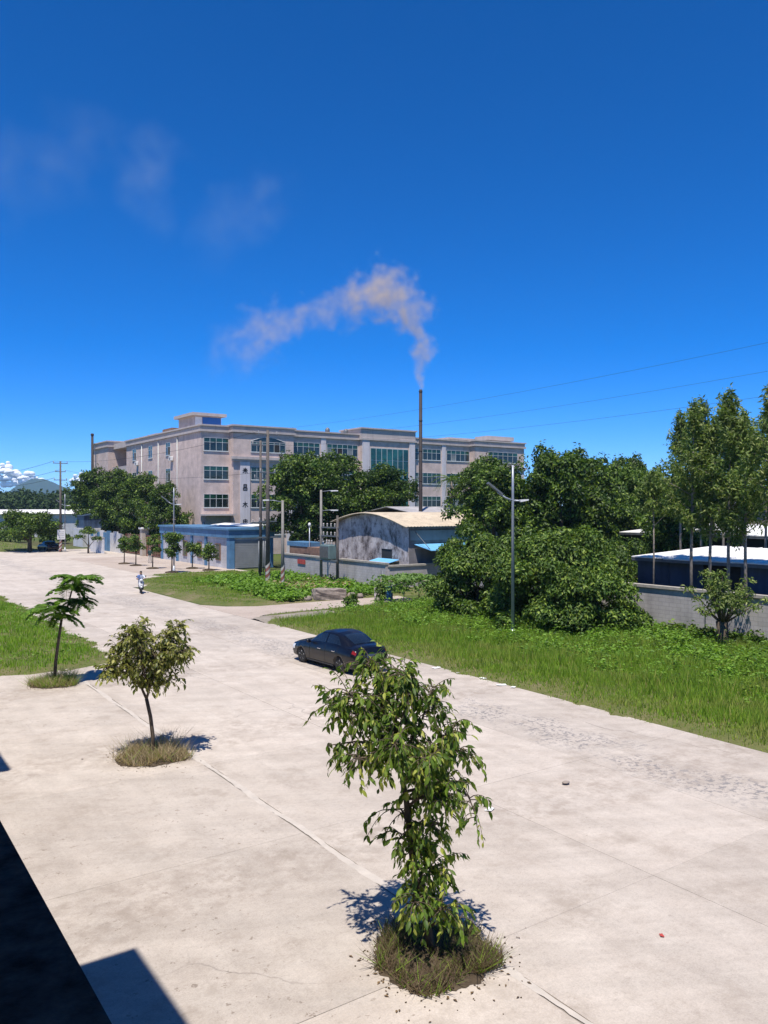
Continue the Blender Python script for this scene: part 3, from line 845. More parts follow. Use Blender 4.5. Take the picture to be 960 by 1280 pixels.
wc = empty('low_wall', (31.2, 116, 0), 0, 'short white boundary wall in front of the blue and white panels', 'wall')
G_(MB().box(-0.12, 0.12, -3.2, 3.2, -0.02, 2.1), 'wall', M_WHITERENDER, wc)
G_(MB().box(-0.17, 0.17, -3.25, 3.25, 2.103, 2.2), 'coping', M_KERB, wc)
sb = empty('blue_shed', (35.5, 136, 0), 0, 'small blue and white shed behind the sign pole at far left', 'shed')
G_(MB().box(-2, 2, -3, 3, -0.02, 3.0), 'wall', M_WHITERENDER, sb)
G_(MB().box(-1.6, 1.2, -2.2, 2.2, 3.005, 5.0), 'upper_wall', M_BLUEMETAL, sb)
G_(MB().prism([(-1.8, 5.01), (-0.2, 5.4), (1.4, 5.01)], -2.4, 2.4, 'y'), 'roof', M_BLUEMETAL, sb)

# ---------------------------------------------------------------- grey boundary walls
def block_wall(name, along, a0, a1, c, h, label, th=0.2, pier=3.6):
    """along 'y' : wall at x=c from y=a0..a1 ; along 'x' : wall at y=c"""
    w = empty(name, (c, a0, 0) if along == 'y' else (a0, c, 0), 0, label, 'wall')
    L = a1 - a0
    def B(u0, u1, v0, v1, z0, z1):
        return MB().box(v0, v1, u0, u1, z0, z1) if along == 'y' else MB().box(u0, u1, v0, v1, z0, z1)
    G_(B(0, L, -th / 2, th / 2, -0.1, h), 'wall', M_GREYWALL, w)
    G_(B(-0.05, L + 0.05, -th / 2 - 0.09, th / 2 + 0.09, h + 0.003, h + 0.14), 'coping', M_KERB, w)
    n = max(2, int(L / pier) + 1)
    for i in range(n):
        u = 0.2 + (L - 0.4) * i / (n - 1)
        G_(B(u - 0.2, u + 0.2, th / 2 + 0.001, th / 2 + 0.16, -0.1, h), 'pier', M_GREYWALL, w)
    return w
block_wall('boundary_wall', 'y', 8, 27.2, 34.4, 2.25, 'long grey block wall with concrete coping at the right edge')
block_wall('boundary_wall', 'y', 27.6, 42, 35.6, 2.0, 'grey wall section hidden behind the big rounded bushes')
block_wall('boundary_wall', 'y', 50.3, 67, 35.2, 1.95, 'pale grey wall in front of the arched hut gable')
block_wall('boundary_wall', 'x', 35.35, 47, 50.25, 1.75, 'grey wall running away under the blue awning')
tag(MB().box(35.02, 35.06, 62.8, 64.2, 1.25, 1.65).build('banner', M_REDP), 'small red banner on the pale grey wall', 'banner')

# ---------------------------------------------------------------- hut with the arched roof
HN0, HN1, HT0, HT1 = 38.0, 47.5, 51.2, 61.9
hut = empty('metal_hut', (HN0, HT0, 0), 0, 'weathered metal hut with low arched tan roof', 'hut')
HW = HT1 - HT0; HL = HN1 - HN0
def arch_z(y):   # y from 0..HW
    s = y / HW
    return 4.95 + 1.15 * math.sin(math.pi * (0.08 + 0.84 * s)) - 0.33 + 0.25 * s
G_(MB().prism([(0.04, -0.02)] + [(0.04 + (HW - 0.08) * i / 20, arch_z(0.04 + (HW - 0.08) * i / 20) - 0.12) for i in range(21)] + [(HW - 0.04, -0.02)], 0.03, HL, 'x'), 'shell', mat_plain('hut_render', (0.20, 0.19, 0.20), 0.9, 0.25, 1.0, streak=0.4), hut)
k = NT('rusty_sheet')
p = k.pos()
c1 = k.ramp(k.noise(p, 0.9, 7, 0.75, stretch=(1.1, 1.1, 0.6)), [(0.36, (0.06, 0.05, 0.05)), (0.45, (0.34, 0.30, 0.29)), (0.6, (0.58, 0.53, 0.51))])
c1 = k.mix(k.ramp(k.noise(p, 2.3, 5, 0.7), [(0.5, 0.0), (0.64, 0.75)]), c1, (0.10, 0.075, 0.065))
k.l(c1, k.b.inputs['Base Color']); k.b.inputs['Roughness'].default_value = 0.75
M_SHEET = k.m
nsh = 14
for i in range(nsh):
    y0 = HW * i / nsh + 0.01; y1 = HW * (i + 1) / nsh - 0.01
    zt0, zt1 = arch_z(y0) - 0.1, arch_z(y1) - 0.1
    off = -0.015 * (i % 2) - random.uniform(0, 0.012)
    if i in (3, 4):      # square opening
        G_(MB().prism([(y0, 2.9), (y1, 2.9), (y1, zt1), (y0, zt0)], off - 0.02, off + 0.02, 'x'), 'wall_sheet', M_SHEET, hut)
        G_(MB().prism([(y0, 0), (y1, 0), (y1, 1.7), (y0, 1.7)], off - 0.02, off + 0.02, 'x'), 'wall_sheet', M_SHEET, hut)
    else:
        G_(MB().prism([(y0, 0), (y1, 0), (y1, zt1), (y0, zt0)], off - 0.02, off + 0.02, 'x'), 'wall_sheet', M_SHEET, hut)
G_(MB().box(0.02, 0.028, HW * 3 / nsh, HW * 5 / nsh, 1.6, 3.0), 'window_opening', M_DARK, hut)
# arched roof in strips, each a thin corrugated sheet
nst = 11
for i in range(nst):
    x0 = -0.55 + (HL + 0.9) * i / nst + 0.004; x1 = -0.55 + (HL + 0.9) * (i + 1) / nst - 0.004
    mb = MB(); vs_ = []; fs_ = []; NA = 22
    cols = 7
    for a in range(NA + 1):
        y = -0.45 + (HW + 0.9) * a / NA
        z = arch_z(min(max(y, 0), HW)) - (0.22 * max(0, -y) + 0.22 * max(0, y - HW))
        for b in range(cols):
            vs_.append((x0 + (x1 - x0) * b / (cols - 1), y, z + (0.035 if b % 2 else 0.0)))
    for a in range(NA):
        for b in range(cols - 1):
            q = a * cols + b
            fs_.append((q, q + 1, q + cols + 1, q + cols))
    mb.add(vs_, fs_)
    o = G_(mb, 'roof_sheet', M_TANROOF, hut)
    sd = o.modifiers.new('thickness', 'SOLIDIFY'); sd.thickness = 0.03
G_(MB().tube([(-0.56, -0.45 + (HW + 0.9) * a / 22, arch_z(min(max(-0.45 + (HW + 0.9) * a / 22, 0), HW)) - (0.1 if a in (0, 22) else 0) - 0.03) for a in range(23)], 0.05, 6), 'roof_edge', M_TANROOF, hut)
G_(MB().box(3.0, 5.6, -0.03, 0.03, 0.0, 2.4), 'side_opening', M_DARK, hut)
G_(MB().box(0.1, HL, -0.05, 0.02, 3.7, 4.5), 'side_fascia', M_SHUTTER, hut)
aw = empty('awning', (HN0 + 0.3, HT0, 0), 0, 'bright blue sheet awning on the side of the arched hut', 'awning')
nA = 8
for i in range(nA):
    G_(MB().prism([(-2.3, 2.95), (-0.06, 3.35), (-0.06, 3.40), (-2.3, 3.0)], 0.2 + i * 1.05, 0.2 + (i + 1) * 1.05 - 0.02, 'x'), 'awning_sheet', M_BLUEROOF, aw)
G_(MB().tube([(0.3, -2.2, 2.9), (0.3, -0.06, 4.4)], 0.03, 6), 'stay_rod', M_STEEL, aw)
ls = empty('low_lean_to', (HN0, HT0 + 1, 0), 0, 'small pale blue lean-to sheet under the hut window opening', 'roof')
G_(MB().prism([(-1.7, 1.72), (-0.08, 2.08), (-0.08, 2.12), (-1.7, 1.76)], 0.2, 3.2, 'y'), 'sheet', M_BLUEROOF, ls)
G_(MB().box(-1.65, -1.57, 0.3, 0.38, -0.02, 1.72), 'post', M_STEEL, ls)
G_(MB().box(-1.65, -1.57, 3.0, 3.08, -0.02, 1.72), 'post', M_STEEL, ls)
# second shed roof peeping over the hut
s2 = empty('rear_shed', (50, 62.5, 0), 0, 'low dark shed with grey sheet roof behind the arched hut', 'shed')
G_(MB().box(-2.5, 6.5, 0, 9, -0.02, 5.6), 'wall', M_DARK, s2)
G_(MB().prism([(-0.6, 5.75), (4.5, 6.45), (9.6, 5.75), (9.6, 5.68), (4.5, 6.38), (-0.6, 5.68)], -3.2, 7.2, 'x'), 'roof', mat_plain('grey_roof_sheet', (0.38, 0.36, 0.36), 0.6, 0.2, 1.2, streak=0.3), s2)
# brick outhouse seen between the poles
oh = empty('brick_outhouse', (36.2, 58.5, 0), 0, 'low red-brown brick outhouse with small blue roof behind the poles', 'shed')
G_(MB().box(0.05, 1.6, 3.8, 9.5, -0.02, 2.7), 'wall', M_BRICKRED, oh)
G_(MB().box(0.0, 1.8, 6.0, 9.9, 2.705, 3.1), 'roof', M_BLUE, oh)
G_(MB().box(-0.02, 0.05, 5.5, 6.6, 0.1, 2.1), 'door', M_DARK, oh)

# ---------------------------------------------------------------- long sheds behind the right wall
def long_shed(x0, x1, y0, y1, ze, zr, label, wallmat):
    s = empty('long_shed', (x0, y0, 0), 0, label, 'shed', 'white roofed sheds behind the right wall')
    w = x1 - x0; L = y1 - y0
    n = int(L / 2)
    for i in range(n):
        a = L * i / n
        o = G_(MB().box(0.55, 0.62 + 0.02 * (i % 2), a + 0.01, a + L / n - 0.01, -0.02, ze - 0.2), 'wall_panel', wallmat if i % 5 else M_DARK, s)
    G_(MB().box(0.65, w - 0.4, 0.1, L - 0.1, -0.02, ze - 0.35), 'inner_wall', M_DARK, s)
    me = MB().prism([(0, ze - 0.06), (w, zr - 0.06), (w, zr), (0, ze)], 0.0, L / n - 0.012, 'y')
    me.prism([(0, ze + 0.001), (w, zr + 0.001), (w, zr + 0.04), (0, ze + 0.04)], 0.05, 0.11, 'y')
    me.prism([(0, ze + 0.001), (w, zr + 0.001), (w, zr + 0.04), (0, ze + 0.04)], L / n * 0.5, L / n * 0.5 + 0.06, 'y')
    me = me.mesh('roof_sheet'); me.materials.append(M_WHITEROOF)
    for i in range(n):
        o = link('roof_sheet', me, s); o.location = (0, L * i / n, random.uniform(-0.02, 0.02))
    G_(MB().box(0.02, 0.12, 0, L, ze - 0.22, ze - 0.061), 'eave_beam', M_STEEL, s)
    return s
long_shed(36.6, 44.5, 2, 28.6, 3.62, 3.98, 'nearer long shed with white sheet roof and dark blue wall', M_BLUEMETAL)
long_shed(51.0, 60.0, 4, 41, 4.45, 5.0, 'farther long shed with white sheet roof seen through slim trunks', M_DARK)
bp = MB().box(0, 0.05, 0, 1.6, 0, 0.9)
o = tag(bp.build('blue_crate', M_BLUEROOF), 'bright blue panel leaning by the dark blue shed wall', 'panel'); o.location = (37.05, 17.0, 1.6)
hs = empty('pale_house', (72, 46, 0), 0, 'pale brown house wall behind the slim eucalyptus trunks', 'house')
G_(MB().box(-4, 4, -8, 4, -0.02, 6.6), 'wall', mat_plain('pink_render', (0.40, 0.33, 0.29), 0.9, 0.15, 1, streak=0.3), hs)
G_(MB().prism([(-4.4, 6.61), (0, 7.6), (4.4, 6.61)], -8.4, 4.4, 'y'), 'roof', M_STEEL, hs)
G_(MB().box(-4.06, -4.002, -4, -2.4, 4.2, 5.6), 'window', M_DARK, hs)

# ---------------------------------------------------------------- chimneys
ch = empty('smoke_stack', (48.55, 63.45, 0), 0, 'tall slim rusty steel smoke stack giving off smoke', 'chimney')
G_(MB().tube([(0, 0, 0), (0, 0, 6), (0, 0, 18.1)], [0.20, 0.185, 0.16], 14, cap=True), 'flue', M_STACK, ch)
for z in (6, 9, 12, 15, 17.9):
    G_(MB().lathe([(0.175, z - 0.05), (0.21, z), (0.175, z + 0.05)], 0, 0, 14), 'flange', M_STACK, ch)
c2 = empty('chimney_pipe', (38.6, 146.5, 0), 0, 'dark brown chimney pipe at the far left end of the factory', 'chimney')
G_(MB().tube([(0, 0, 0), (0, 0, 19.5)], [0.26, 0.22], 12), 'flue', M_STACK, c2)
G_(MB().lathe([(0.22, 19.1), (0.29, 19.2), (0.29, 19.45), (0.22, 19.55)], 0, 0, 12), 'rim', M_STACK, c2)

# ================================================================ POLES, LAMPS, WIRES
def insulator(mb, x, y, z, h=0.25, r=0.07):
    mb.lathe([(r * 0.5, z), (r, z + h * 0.2), (r * 0.5, z + h * 0.35), (r, z + h * 0.5), (r * 0.5, z + h * 0.65), (r, z + h * 0.8), (r * 0.4, z + h)], x, y, 8)

def util_pole(x, y, h, label, arms=(), mat=None, stripes=False, r=0.15, group='utility poles'):
    p = empty('utility_pole', (x, y, 0), 0, label, 'utility pole', group)
    G_(MB().tube([(0, 0, -0.1), (0, 0, h)], [r, r * 0.62], 12), 'shaft', mat or M_POLE, p)
    if stripes:
        # slanting red and white warning bands, each its own ring
        for i in range(6):
            z = 0.25 + i * 0.26
            mb = MB(); seg = 14; vs_ = []; fs_ = []
            for j in range(seg + 1):
                t = 2 * math.pi * j / seg; sh_ = 0.22 * math.cos(t); rr = r * (1.0 - 0.03 * z) + 0.012
                vs_ += [(rr * math.cos(t), rr * math.sin(t), z + sh_), (rr * math.cos(t), rr * math.sin(t), z + 0.24 + sh_)]
            for j in range(seg):
                fs_.append((2 * j, 2 * j + 2, 2 * j + 3, 2 * j + 1))
            mb.add(vs_, fs_, True)
            o = G_(mb, 'warning_band', M_DULLRED if i % 2 == 0 else M_PORC, p)
    for (z, half, ax, ins) in arms:
        mb = MB()
        if ax == 'x': mb.box(-half, half, -0.05, 0.05, z - 0.05, z + 0.05)
        else: mb.box(-0.05, 0.05, -half, half, z - 0.05, z + 0.05)
        a = G_(mb, 'crossarm', M_STEEL, p)
        if ins:
            for q in (-0.92, 0.0, 0.92) if ins == 3 else (-0.92, 0.92):
                mi = MB(); 
                if ax == 'x': insulator(mi, q * half, 0 if q else 0.12, z + 0.052)
                else: insulator(mi, 0 if q else 0.12, q * half, z + 0.052)
                G_(mi, 'insulator', M_PORC, a)
    return p
util_pole(29.6, 59.3, 12.7, 'tallest dark utility pole with red striped foot on the grass island', [(12.3, 0.9, 'x', 3), (9.2, 0.7, 'x', 2), (5.2, 0.8, 'x', 2), (3.9, 0.9, 'x', 0)], M_POLED, True, 0.19)
p2 = util_pole(31.1, 63.7, 12.2, 'slim utility pole just behind the tallest striped pole', [(11.8, 0.8, 'x', 3), (8.9, 0.6, 'x', 2), (5.0, 0.8, 'x', 2)], M_POLED, False, 0.15)
for dx in (-0.22, 0.22, 0.4):
    G_(MB().tube([(dx, -0.1, 0), (dx, -0.1, 3.4)], 0.05, 6), 'cable_conduit', M_STEEL, p2)
sp = util_pole(29.4, 56.3, 6.9, 'short pale striped pole with a lamp arm near the tallest pole', [], M_POLE, True, 0.15)
G_(MB().tube([(0, 0, 6.75), (-0.6, 0.4, 6.9), (-1.0, 0.7, 6.9)], 0.03, 6), 'lamp_arm', M_LAMPPOLE, sp)
G_(MB().bbox(-1.35, -0.9, 0.55, 0.8, 6.85, 6.95, 0.02), 'lamp_head', M_WHITEP, sp)
# transformer on twin poles
tr = empty('transformer_station', (33.6, 56.2, 0), 0, 'grey transformer box slung between twin poles by the pale wall', 'transformer')
G_(MB().tube([(0, 1.3, -0.1), (0, 1.3, 7.8)], [0.13, 0.09], 12), 'pole', M_POLE, tr)
G_(MB().tube([(0, -1.3, -0.1), (0, -1.3, 5.7)], [0.13, 0.09], 12), 'pole', M_POLED, tr)
G_(MB().box(-0.3, -0.2, -1.6, 1.6, 2.0, 2.12).box(0.2, 0.3, -1.6, 1.6, 2.0, 2.12), 'platform', M_STEEL, tr)
bx_ = G_(MB().bbox(-0.45, 0.45, -0.7, 0.7, 2.13, 3.3, 0.05), 'tank', mat_plain('transformer_green', (0.13, 0.19, 0.19), 0.5, 0.15, 2), tr)
for i in range(7):
    G_(MB().box(-0.55, -0.452, -0.6 + i * 0.19, -0.54 + i * 0.19, 2.25, 3.15), 'cooling_fin', M_STEEL, bx_)
for y in (-0.4, 0, 0.4):
    mi = MB(); insulator(mi, 0, y, 3.302, 0.4, 0.08); G_(mi, 'bushing', M_PORC, bx_)
for z in (4.0, 4.7):
    a = G_(MB().box(-0.05, 0.05, -1.6, 1.6, z - 0.05, z + 0.05), 'crossarm', M_STEEL, tr)
    for y in (-0.9, -0.3, 0.3, 0.9):
        mi = MB(); insulator(mi, 0, y, z + 0.052, 0.3, 0.08); G_(mi, 'insulator', M_PORC, a)
for z in (6.05, 7.65):
    G_(MB().tube([(0, 1.3, z), (0.4, 0.7, z + 0.08), (0.5, 0.45, z + 0.06)], 0.03, 6), 'lamp_arm', M_LAMPPOLE, tr)
    G_(MB().bbox(0.45, 0.75, -0.2, 0.5, z, z + 0.1, 0.02), 'lamp_head', M_WHITEP, tr)
lp = empty('garden_lamp', (36.4, 64.4, 0), 0, 'thin post with small white lamp behind the pale wall', 'lamp')
G_(MB().tube([(0, 0, 0), (0, 0, 4.6)], 0.05, 8), 'post', M_LAMPPOLE, lp)
G_(MB().ball((0, 0, 4.75), (0.14, 0.14, 0.2)), 'lamp_globe', M_WHITEP, lp)

lpole = util_pole(27.3, 120.5, 13.0, 'tall pole at far left carrying a white notice board', [(12.7, 1.0, 'x', 3), (11.5, 0.7, 'x', 2), (10.3, 0.9, 'x', 2)], M_POLED, True, 0.2)
G_(MB().box(-0.5, 0.55, -0.26, -0.22, 1.8, 3.2), 'notice_board', M_WHITEP, lpole)
for i in range(4):
    G_(MB().box(-0.35, 0.4, -0.268, -0.262, 2.0 + i * 0.28, 2.06 + i * 0.28), 'text_line', M_STEEL, lpole)
util_pole(24.0, 196, 14.2, 'farther of the dark twin poles at the left edge', [(13.6, 1.6, 'x', 3), (11.4, 1.2, 'x', 2)], M_POLED, False, 0.3)
util_pole(25.5, 196.5, 14.0, 'right one of the dark twin poles at the left edge', [(12.5, 1.3, 'x', 2)], M_POLED, False, 0.3)
util_pole(36, 230, 13.0, 'lone distant pole in front of the blue mountain', [(12.4, 1.0, 'x', 2)], M_POLED, False, 0.28)
npole = util_pole(33.2, 12.5, 13.6, 'utility pole on the verge by the grey wall beyond the right edge', [(13.2, 1.0, 'x', 3), (12.35, 0.9, 'x', 2), (11.2, 0.9, 'x', 2)], M_POLE, False, 0.2)

def wire(a, b, sag, label, r=0.013, group='overhead wires'):
    a, b = Vector(a), Vector(b)
    pts = []
    for i in range(25):
        s = i / 24
        q = a.lerp(b, s); q.z -= sag * 4 * s * (1 - s)
        pts.append(q)
    tag(MB().tube(pts, r, 5).build('overhead_wire', M_BLACK), label, 'wire', group)
wire((29.6 - 0.8, 59.3, 12.55), (33.2 - 0.9, 12.5, 13.45), 0.5, 'topmost of the three wires rising across the right-hand sky', 0.006)
wire((29.6 + 0.8, 59.3, 12.0), (33.2 + 0.9, 12.5, 12.6), 0.55, 'middle of the three wires rising across the right-hand sky', 0.006)
wire((29.6, 59.4, 11.4), (33.2 + 0.85, 12.5, 11.45), 0.6, 'lowest of the three wires rising across the right-hand sky', 0.006)
wire((29.6 - 0.8, 59.3, 12.55), (27.3 - 0.9, 120.5, 13.0), 0.9, 'upper wire between the striped pole and the notice pole', 0.014)
wire((29.6 + 0.8, 59.3, 9.4), (27.3 + 0.7, 120.5, 11.7), 0.9, 'lower wire between the striped pole and the notice pole', 0.012)
wire((27.3 - 0.9, 120.5, 13.0), (24.0, 196, 13.9), 1.0, 'upper wire running left from the notice pole', 0.025)
wire((27.3, 120.5, 11.8), (25.5, 196.5, 12.8), 1.0, 'middle wire running left from the notice pole', 0.025)
wire((27.3 - 0.8, 120.5, 10.6), (24.0, 196, 11.7), 1.1, 'lowest wire running left from the notice pole', 0.025)
for i, (dz, lab) in enumerate(((0, 'upper'), (-0.7, 'lower'))):
    wire((31.1, 63.7, 5.2 + dz), (33.6, 57.5, 4.9 + dz), 0.25, lab + ' service wire between slim pole and transformer', 0.012)

def street_lamp(y, label, rz, x=28.9):
    l = empty('street_lamp', (x, y, 0), rz, label, 'street lamp', 'twin-arm street lamps along the road')
    G_(MB().tube([(0, 0, -0.05), (0, 0, 7.0), (0, 0, 8.35)], [0.085, 0.062, 0.05], 12), 'post', M_LAMPPOLE, l)
    G_(MB().lathe([(0.2, 0.0), (0.2, 0.05), (0.11, 0.12), (0.11, 0.5)], 0, 0, 12), 'base_flange', M_LAMPPOLE, l)
    a = G_(MB().tube([(0, 0, 6.65), (-0.35, 0, 6.78), (-0.75, 0, 7.05)], [0.05, 0.045, 0.04], 8), 'arm', M_LAMPPOLE, l)
    mb = MB(); mb.add([(-0.55, -0.16, 6.92), (-0.55, 0.16, 6.92), (-1.25, 0.2, 7.45), (-1.25, -0.2, 7.45), (-0.5, -0.16, 6.98), (-0.5, 0.16, 6.98), (-1.2, 0.2, 7.53), (-1.2, -0.2, 7.53)],
                      [(0, 1, 2, 3), (7, 6, 5, 4), (0, 4, 5, 1), (1, 5, 6, 2), (2, 6, 7, 3), (3, 7, 4, 0)])
    G_(mb, 'lamp_head', M_STEEL, a)
    b = G_(MB().tube([(0, 0, 6.65), (0.3, 0, 6.64), (0.4, 0, 6.66)], [0.05, 0.045, 0.04], 8), 'arm', M_LAMPPOLE, l)
    mb = MB(); mb.prism([(0.35, 6.58), (0.75, 6.66), (0.75, 6.72), (0.35, 6.70)], -0.12, 0.12, 'y')
    G_(mb, 'lamp_head', M_WHITEP, b)
    return l
street_lamp(27.9, 'nearest tall grey street lamp rising in front of the big bushes', -0.5, 26.9)
street_lamp(78.0, 'street lamp with wing arms before the blue gatehouse', -0.45, 28.5)
street_lamp(123.5, 'far street lamp beside the notice pole at left', -0.4, 28.6)

# ================================================================ TREES
def cpos(u, depth):
    """ground point at a bearing u (right over forward) and a forward distance"""
    return (depth * (FX + RX * u), depth * (FY + RY * u))
bg_trees = [
    ('a', 40.7, 74.0, 12.0, 0.3, 1.0, 'dark broadleaf tree left in the group right of the gatehouse', None),
    ('c', 46.2, 75.5, 12.2, 1.7, 1.05, 'tallest round tree in the middle of the factory front', None),
    ('b', 51.6, 74.0, 10.9, 2.9, 1.05, 'dark tree just left of the smoke stack', None),
    ('b', 36.4, 138.5, 12.6, 0.8, 0.85, 'dark tree farthest left against the factory wing', None),
    ('a', 36.5, 124.5, 12.2, 2.2, 0.85, 'dark spreading tree behind the red gate', None),
    ('d', 36.6, 113.0, 11.0, 4.0, 1.0, 'dense tree behind the beige gate pillar', None),
    ('d', 36.6, 104.0, 9.6, 5.1, 0.9, 'dark tree between gate pillar and factory corner', None),
    ('d', 42.5, 46.0, 9.6, 0.2, 1.0, 'dark tree covering the right end of the arched hut', None),
    ('b', 46.5, 43.0, 10.4, 1.2, 0.95, 'dark tree behind the nearest street lamp', None),
    ('a', 52.5, 45.5, 10.6, 3.4, 0.95, 'dark tree right of the nearest street lamp', None),
    ('c', 57.5, 63.5, 11.6, 2.0, 0.9, 'tree hiding the right end of the factory front', None),
    ('b', 58.0, 54.0, 11.8, 4.4, 0.95, 'tall dark tree in the middle of the right-hand row', None),
    ('d', 60.0, 46.5, 9.8, 1.1, 1.0, 'dark rounded tree in the right-hand row', M_MIDLEAF),
    ('a', 65.5, 51.5, 11.4, 5.6, 0.85, 'farthest dark tree of the right-hand row', None),
    ('d', 50.0, 35.0, 8.6, 2.6, 0.95, 'lower dark tree left of the white shed roofs', None),
    ('d', 63.5, 42.0, 8.8, 0.9, 0.9, 'olive green tree just left of the eucalyptus group', M_MIDLEAF),
]
for (kd, x, y, h, rz, wd, lab, mt) in bg_trees:
    dense_tree(kd, x, y, h, rz, lab, wd, mat=mt)

# tree over the parked car at far left: wide low crown
lob = [(0, 0, 3.9, 2.6, 1.5)] + [(random.uniform(-3.0, 3.0), random.uniform(-3.0, 3.0), random.uniform(2.2, 5.2), random.uniform(0.9, 1.5), random.uniform(0.7, 1.0)) for _ in range(34)]
t = empty('shade_tree', (23.8, 123.8, 0), 0, 'wide low shade tree beside the far parked car', 'tree')
link('crown', crown_mesh('crown', lob, 12000, 0.34, 0.19), t, M_DENSE); trunk_mb(5.5, 0.28, lob, 5).build('trunk', M_BARK, t)

# big rounded bushes on the verge
def bush(x, y, h, r, n, seed, label, mat, L=0.20, W=0.10, base=0.06, name='rounded_bush', nl=40, group='big rounded bushes on the verge'):
    q = np.random.default_rng(seed)
    lobes = [(0, 0, h * 0.45, r * 0.72, h * 0.42)]
    for i in range(int(nl * 1.9)):
        a = q.uniform(0, 6.283); e = math.asin(q.uniform(0.0, 1.0)); k1 = q.uniform(0.66, 0.92) if i % 5 else 1.0
        s1 = r * q.uniform(0.13, 0.27)
        lobes.append((r * k1 * math.cos(a) * math.cos(e), r * k1 * math.sin(a) * math.cos(e), h * 0.10 + (h * 0.9 - s1) * k1 * math.sin(e), s1, s1 * 0.85))
    b = empty(name, (x, y, 0), 0, label, 'bush', group)
    link('foliage', crown_mesh('foliage', lobes, n, L, W, 0.5, 0.5, q), b, mat)
    trunk_mb(h * 0.9, 0.13, lobes, seed).build('stem', M_BARK, b)
    return b
bush(31.0, 28.9, 5.9, 3.6, 40000, 31, 'largest bright green rounded bush before the grey wall', M_BRIGHT)
bush(30.9, 34.8, 5.5, 3.0, 30000, 32, 'darker green bush left of the largest bush', M_MIDLEAF)
bush(32.9, 25.6, 1.7, 0.9, 3000, 33, 'low green bush spilling beside the right wall end', M_MIDLEAF, nl=14)
bush(33.0, 31.8, 5.6, 2.8, 18000, 34, 'bush filling the gap behind the nearest lamp', M_MIDLEAF)

# eucalyptus group: some in the strip between wall and nearer shed, some between the two sheds
def euc(x, y, h, seed, label, n, wide=1.0, start=0.5):
    q = np.random.default_rng(seed)
    t = empty('eucalyptus_tree', (x, y, 0), 0, label, 'tree', 'slim eucalyptus trees')
    lean = q.uniform(-0.3, 0.3)
    mb = MB(); mb.tube([(0, 0, -0.1), (lean * 0.3, 0.06, h * 0.35), (lean * 0.7, 0, h * 0.7), (lean, 0, h * 0.97)], [0.095, 0.075, 0.05, 0.012], 8)
    lobes = []
    nb = 34
    for i in range(nb):
        f_ = (i + q.uniform(0, 1)) / nb
        s = start + (0.97 - start) * f_
        a = q.uniform(0, 6.283); reach = wide * (1.35 * math.sin(math.pi * (0.12 + 0.84 * f_)) ** 0.8 * (1.15 - 0.55 * f_)) * q.uniform(0.35, 1.1)
        st = Vector((lean * s, 0, h * s - 0.6)); en = Vector((lean * s + reach * math.cos(a), reach * math.sin(a), h * s + 0.25))
        mb.tube([st, st.lerp(en, 0.5) + Vector((0, 0, 0.05)), en], [0.025, 0.016, 0.006], 5)
        for f in (0.5, 0.8, 1.0):
            c = st.lerp(en, f); lobes.append((c.x, c.y, c.z, q.uniform(0.2, 0.4) * wide, q.uniform(0.25, 0.5) * wide))
    for z_ in (0.0, 0.5, 1.0):
        lobes.append((lean, 0, h - z_, 0.12 + 0.12 * z_, 0.4))
    mb.build('trunk', M_BARKL, t)
    lb = np.array(lobes); k_ = q.integers(0, len(lb), n)
    d = unit(q.standard_normal((n, 3))) * (q.random((n, 1)) ** 0.4)
    P = lb[k_, :3] + d * np.stack([lb[k_, 3], lb[k_, 3], lb[k_, 4]], -1)
    D = unit(q.standard_normal((n, 3)) * [0.8, 0.8, 0.7] + [0, 0, -0.45])
    s = q.uniform(0.7, 1.4, n)
    V, F = leaf_quads(P, D, q.standard_normal((n, 3)), 0.20 * s * wide, 0.065 * s * wide, 0.15)
    link('crown', fast_mesh('crown', V, F), t, M_EUC)
    return t
for i, (u, nn_, h, lab, n) in enumerate([
    (0.385, 35.7, 11.6, 'leftmost tall eucalyptus with pointed top', 5200), (0.408, 36.0, 10.6, 'slim eucalyptus second from the left', 4600),
    (0.432, 35.6, 11.9, 'eucalyptus with narrow pointed crown in the middle of the group', 5200), (0.455, 35.9, 10.3, 'eucalyptus with yellowish crown near the right edge', 4600),
    (0.492, 35.8, 12.2, 'eucalyptus cut off by the right edge of the picture', 5200)]):
    dp = nn_ / (FX + RX * u)
    euc(nn_, dp * (FY + RY * u), h, 50 + i, lab, n, 1.08, 0.47)
for i, (u, nn_, h, lab, n) in enumerate([
    (0.372, 47.2, 12.6, 'taller eucalyptus at the left back of the group', 4300), (0.398, 48.0, 13.4, 'eucalyptus at the back between the two white roofs', 4300),
    (0.425, 47.0, 12.8, 'dense eucalyptus behind the middle trunks', 4300), (0.45, 48.2, 12.4, 'shaded eucalyptus behind the right trunks', 4300), (0.478, 47.4, 12.6, 'backmost eucalyptus by the right edge', 4300)]):
    dp = nn_ / (FX + RX * u)
    euc(nn_, dp * (FY + RY * u), h, 70 + i, lab, n, 1.3, 0.5)
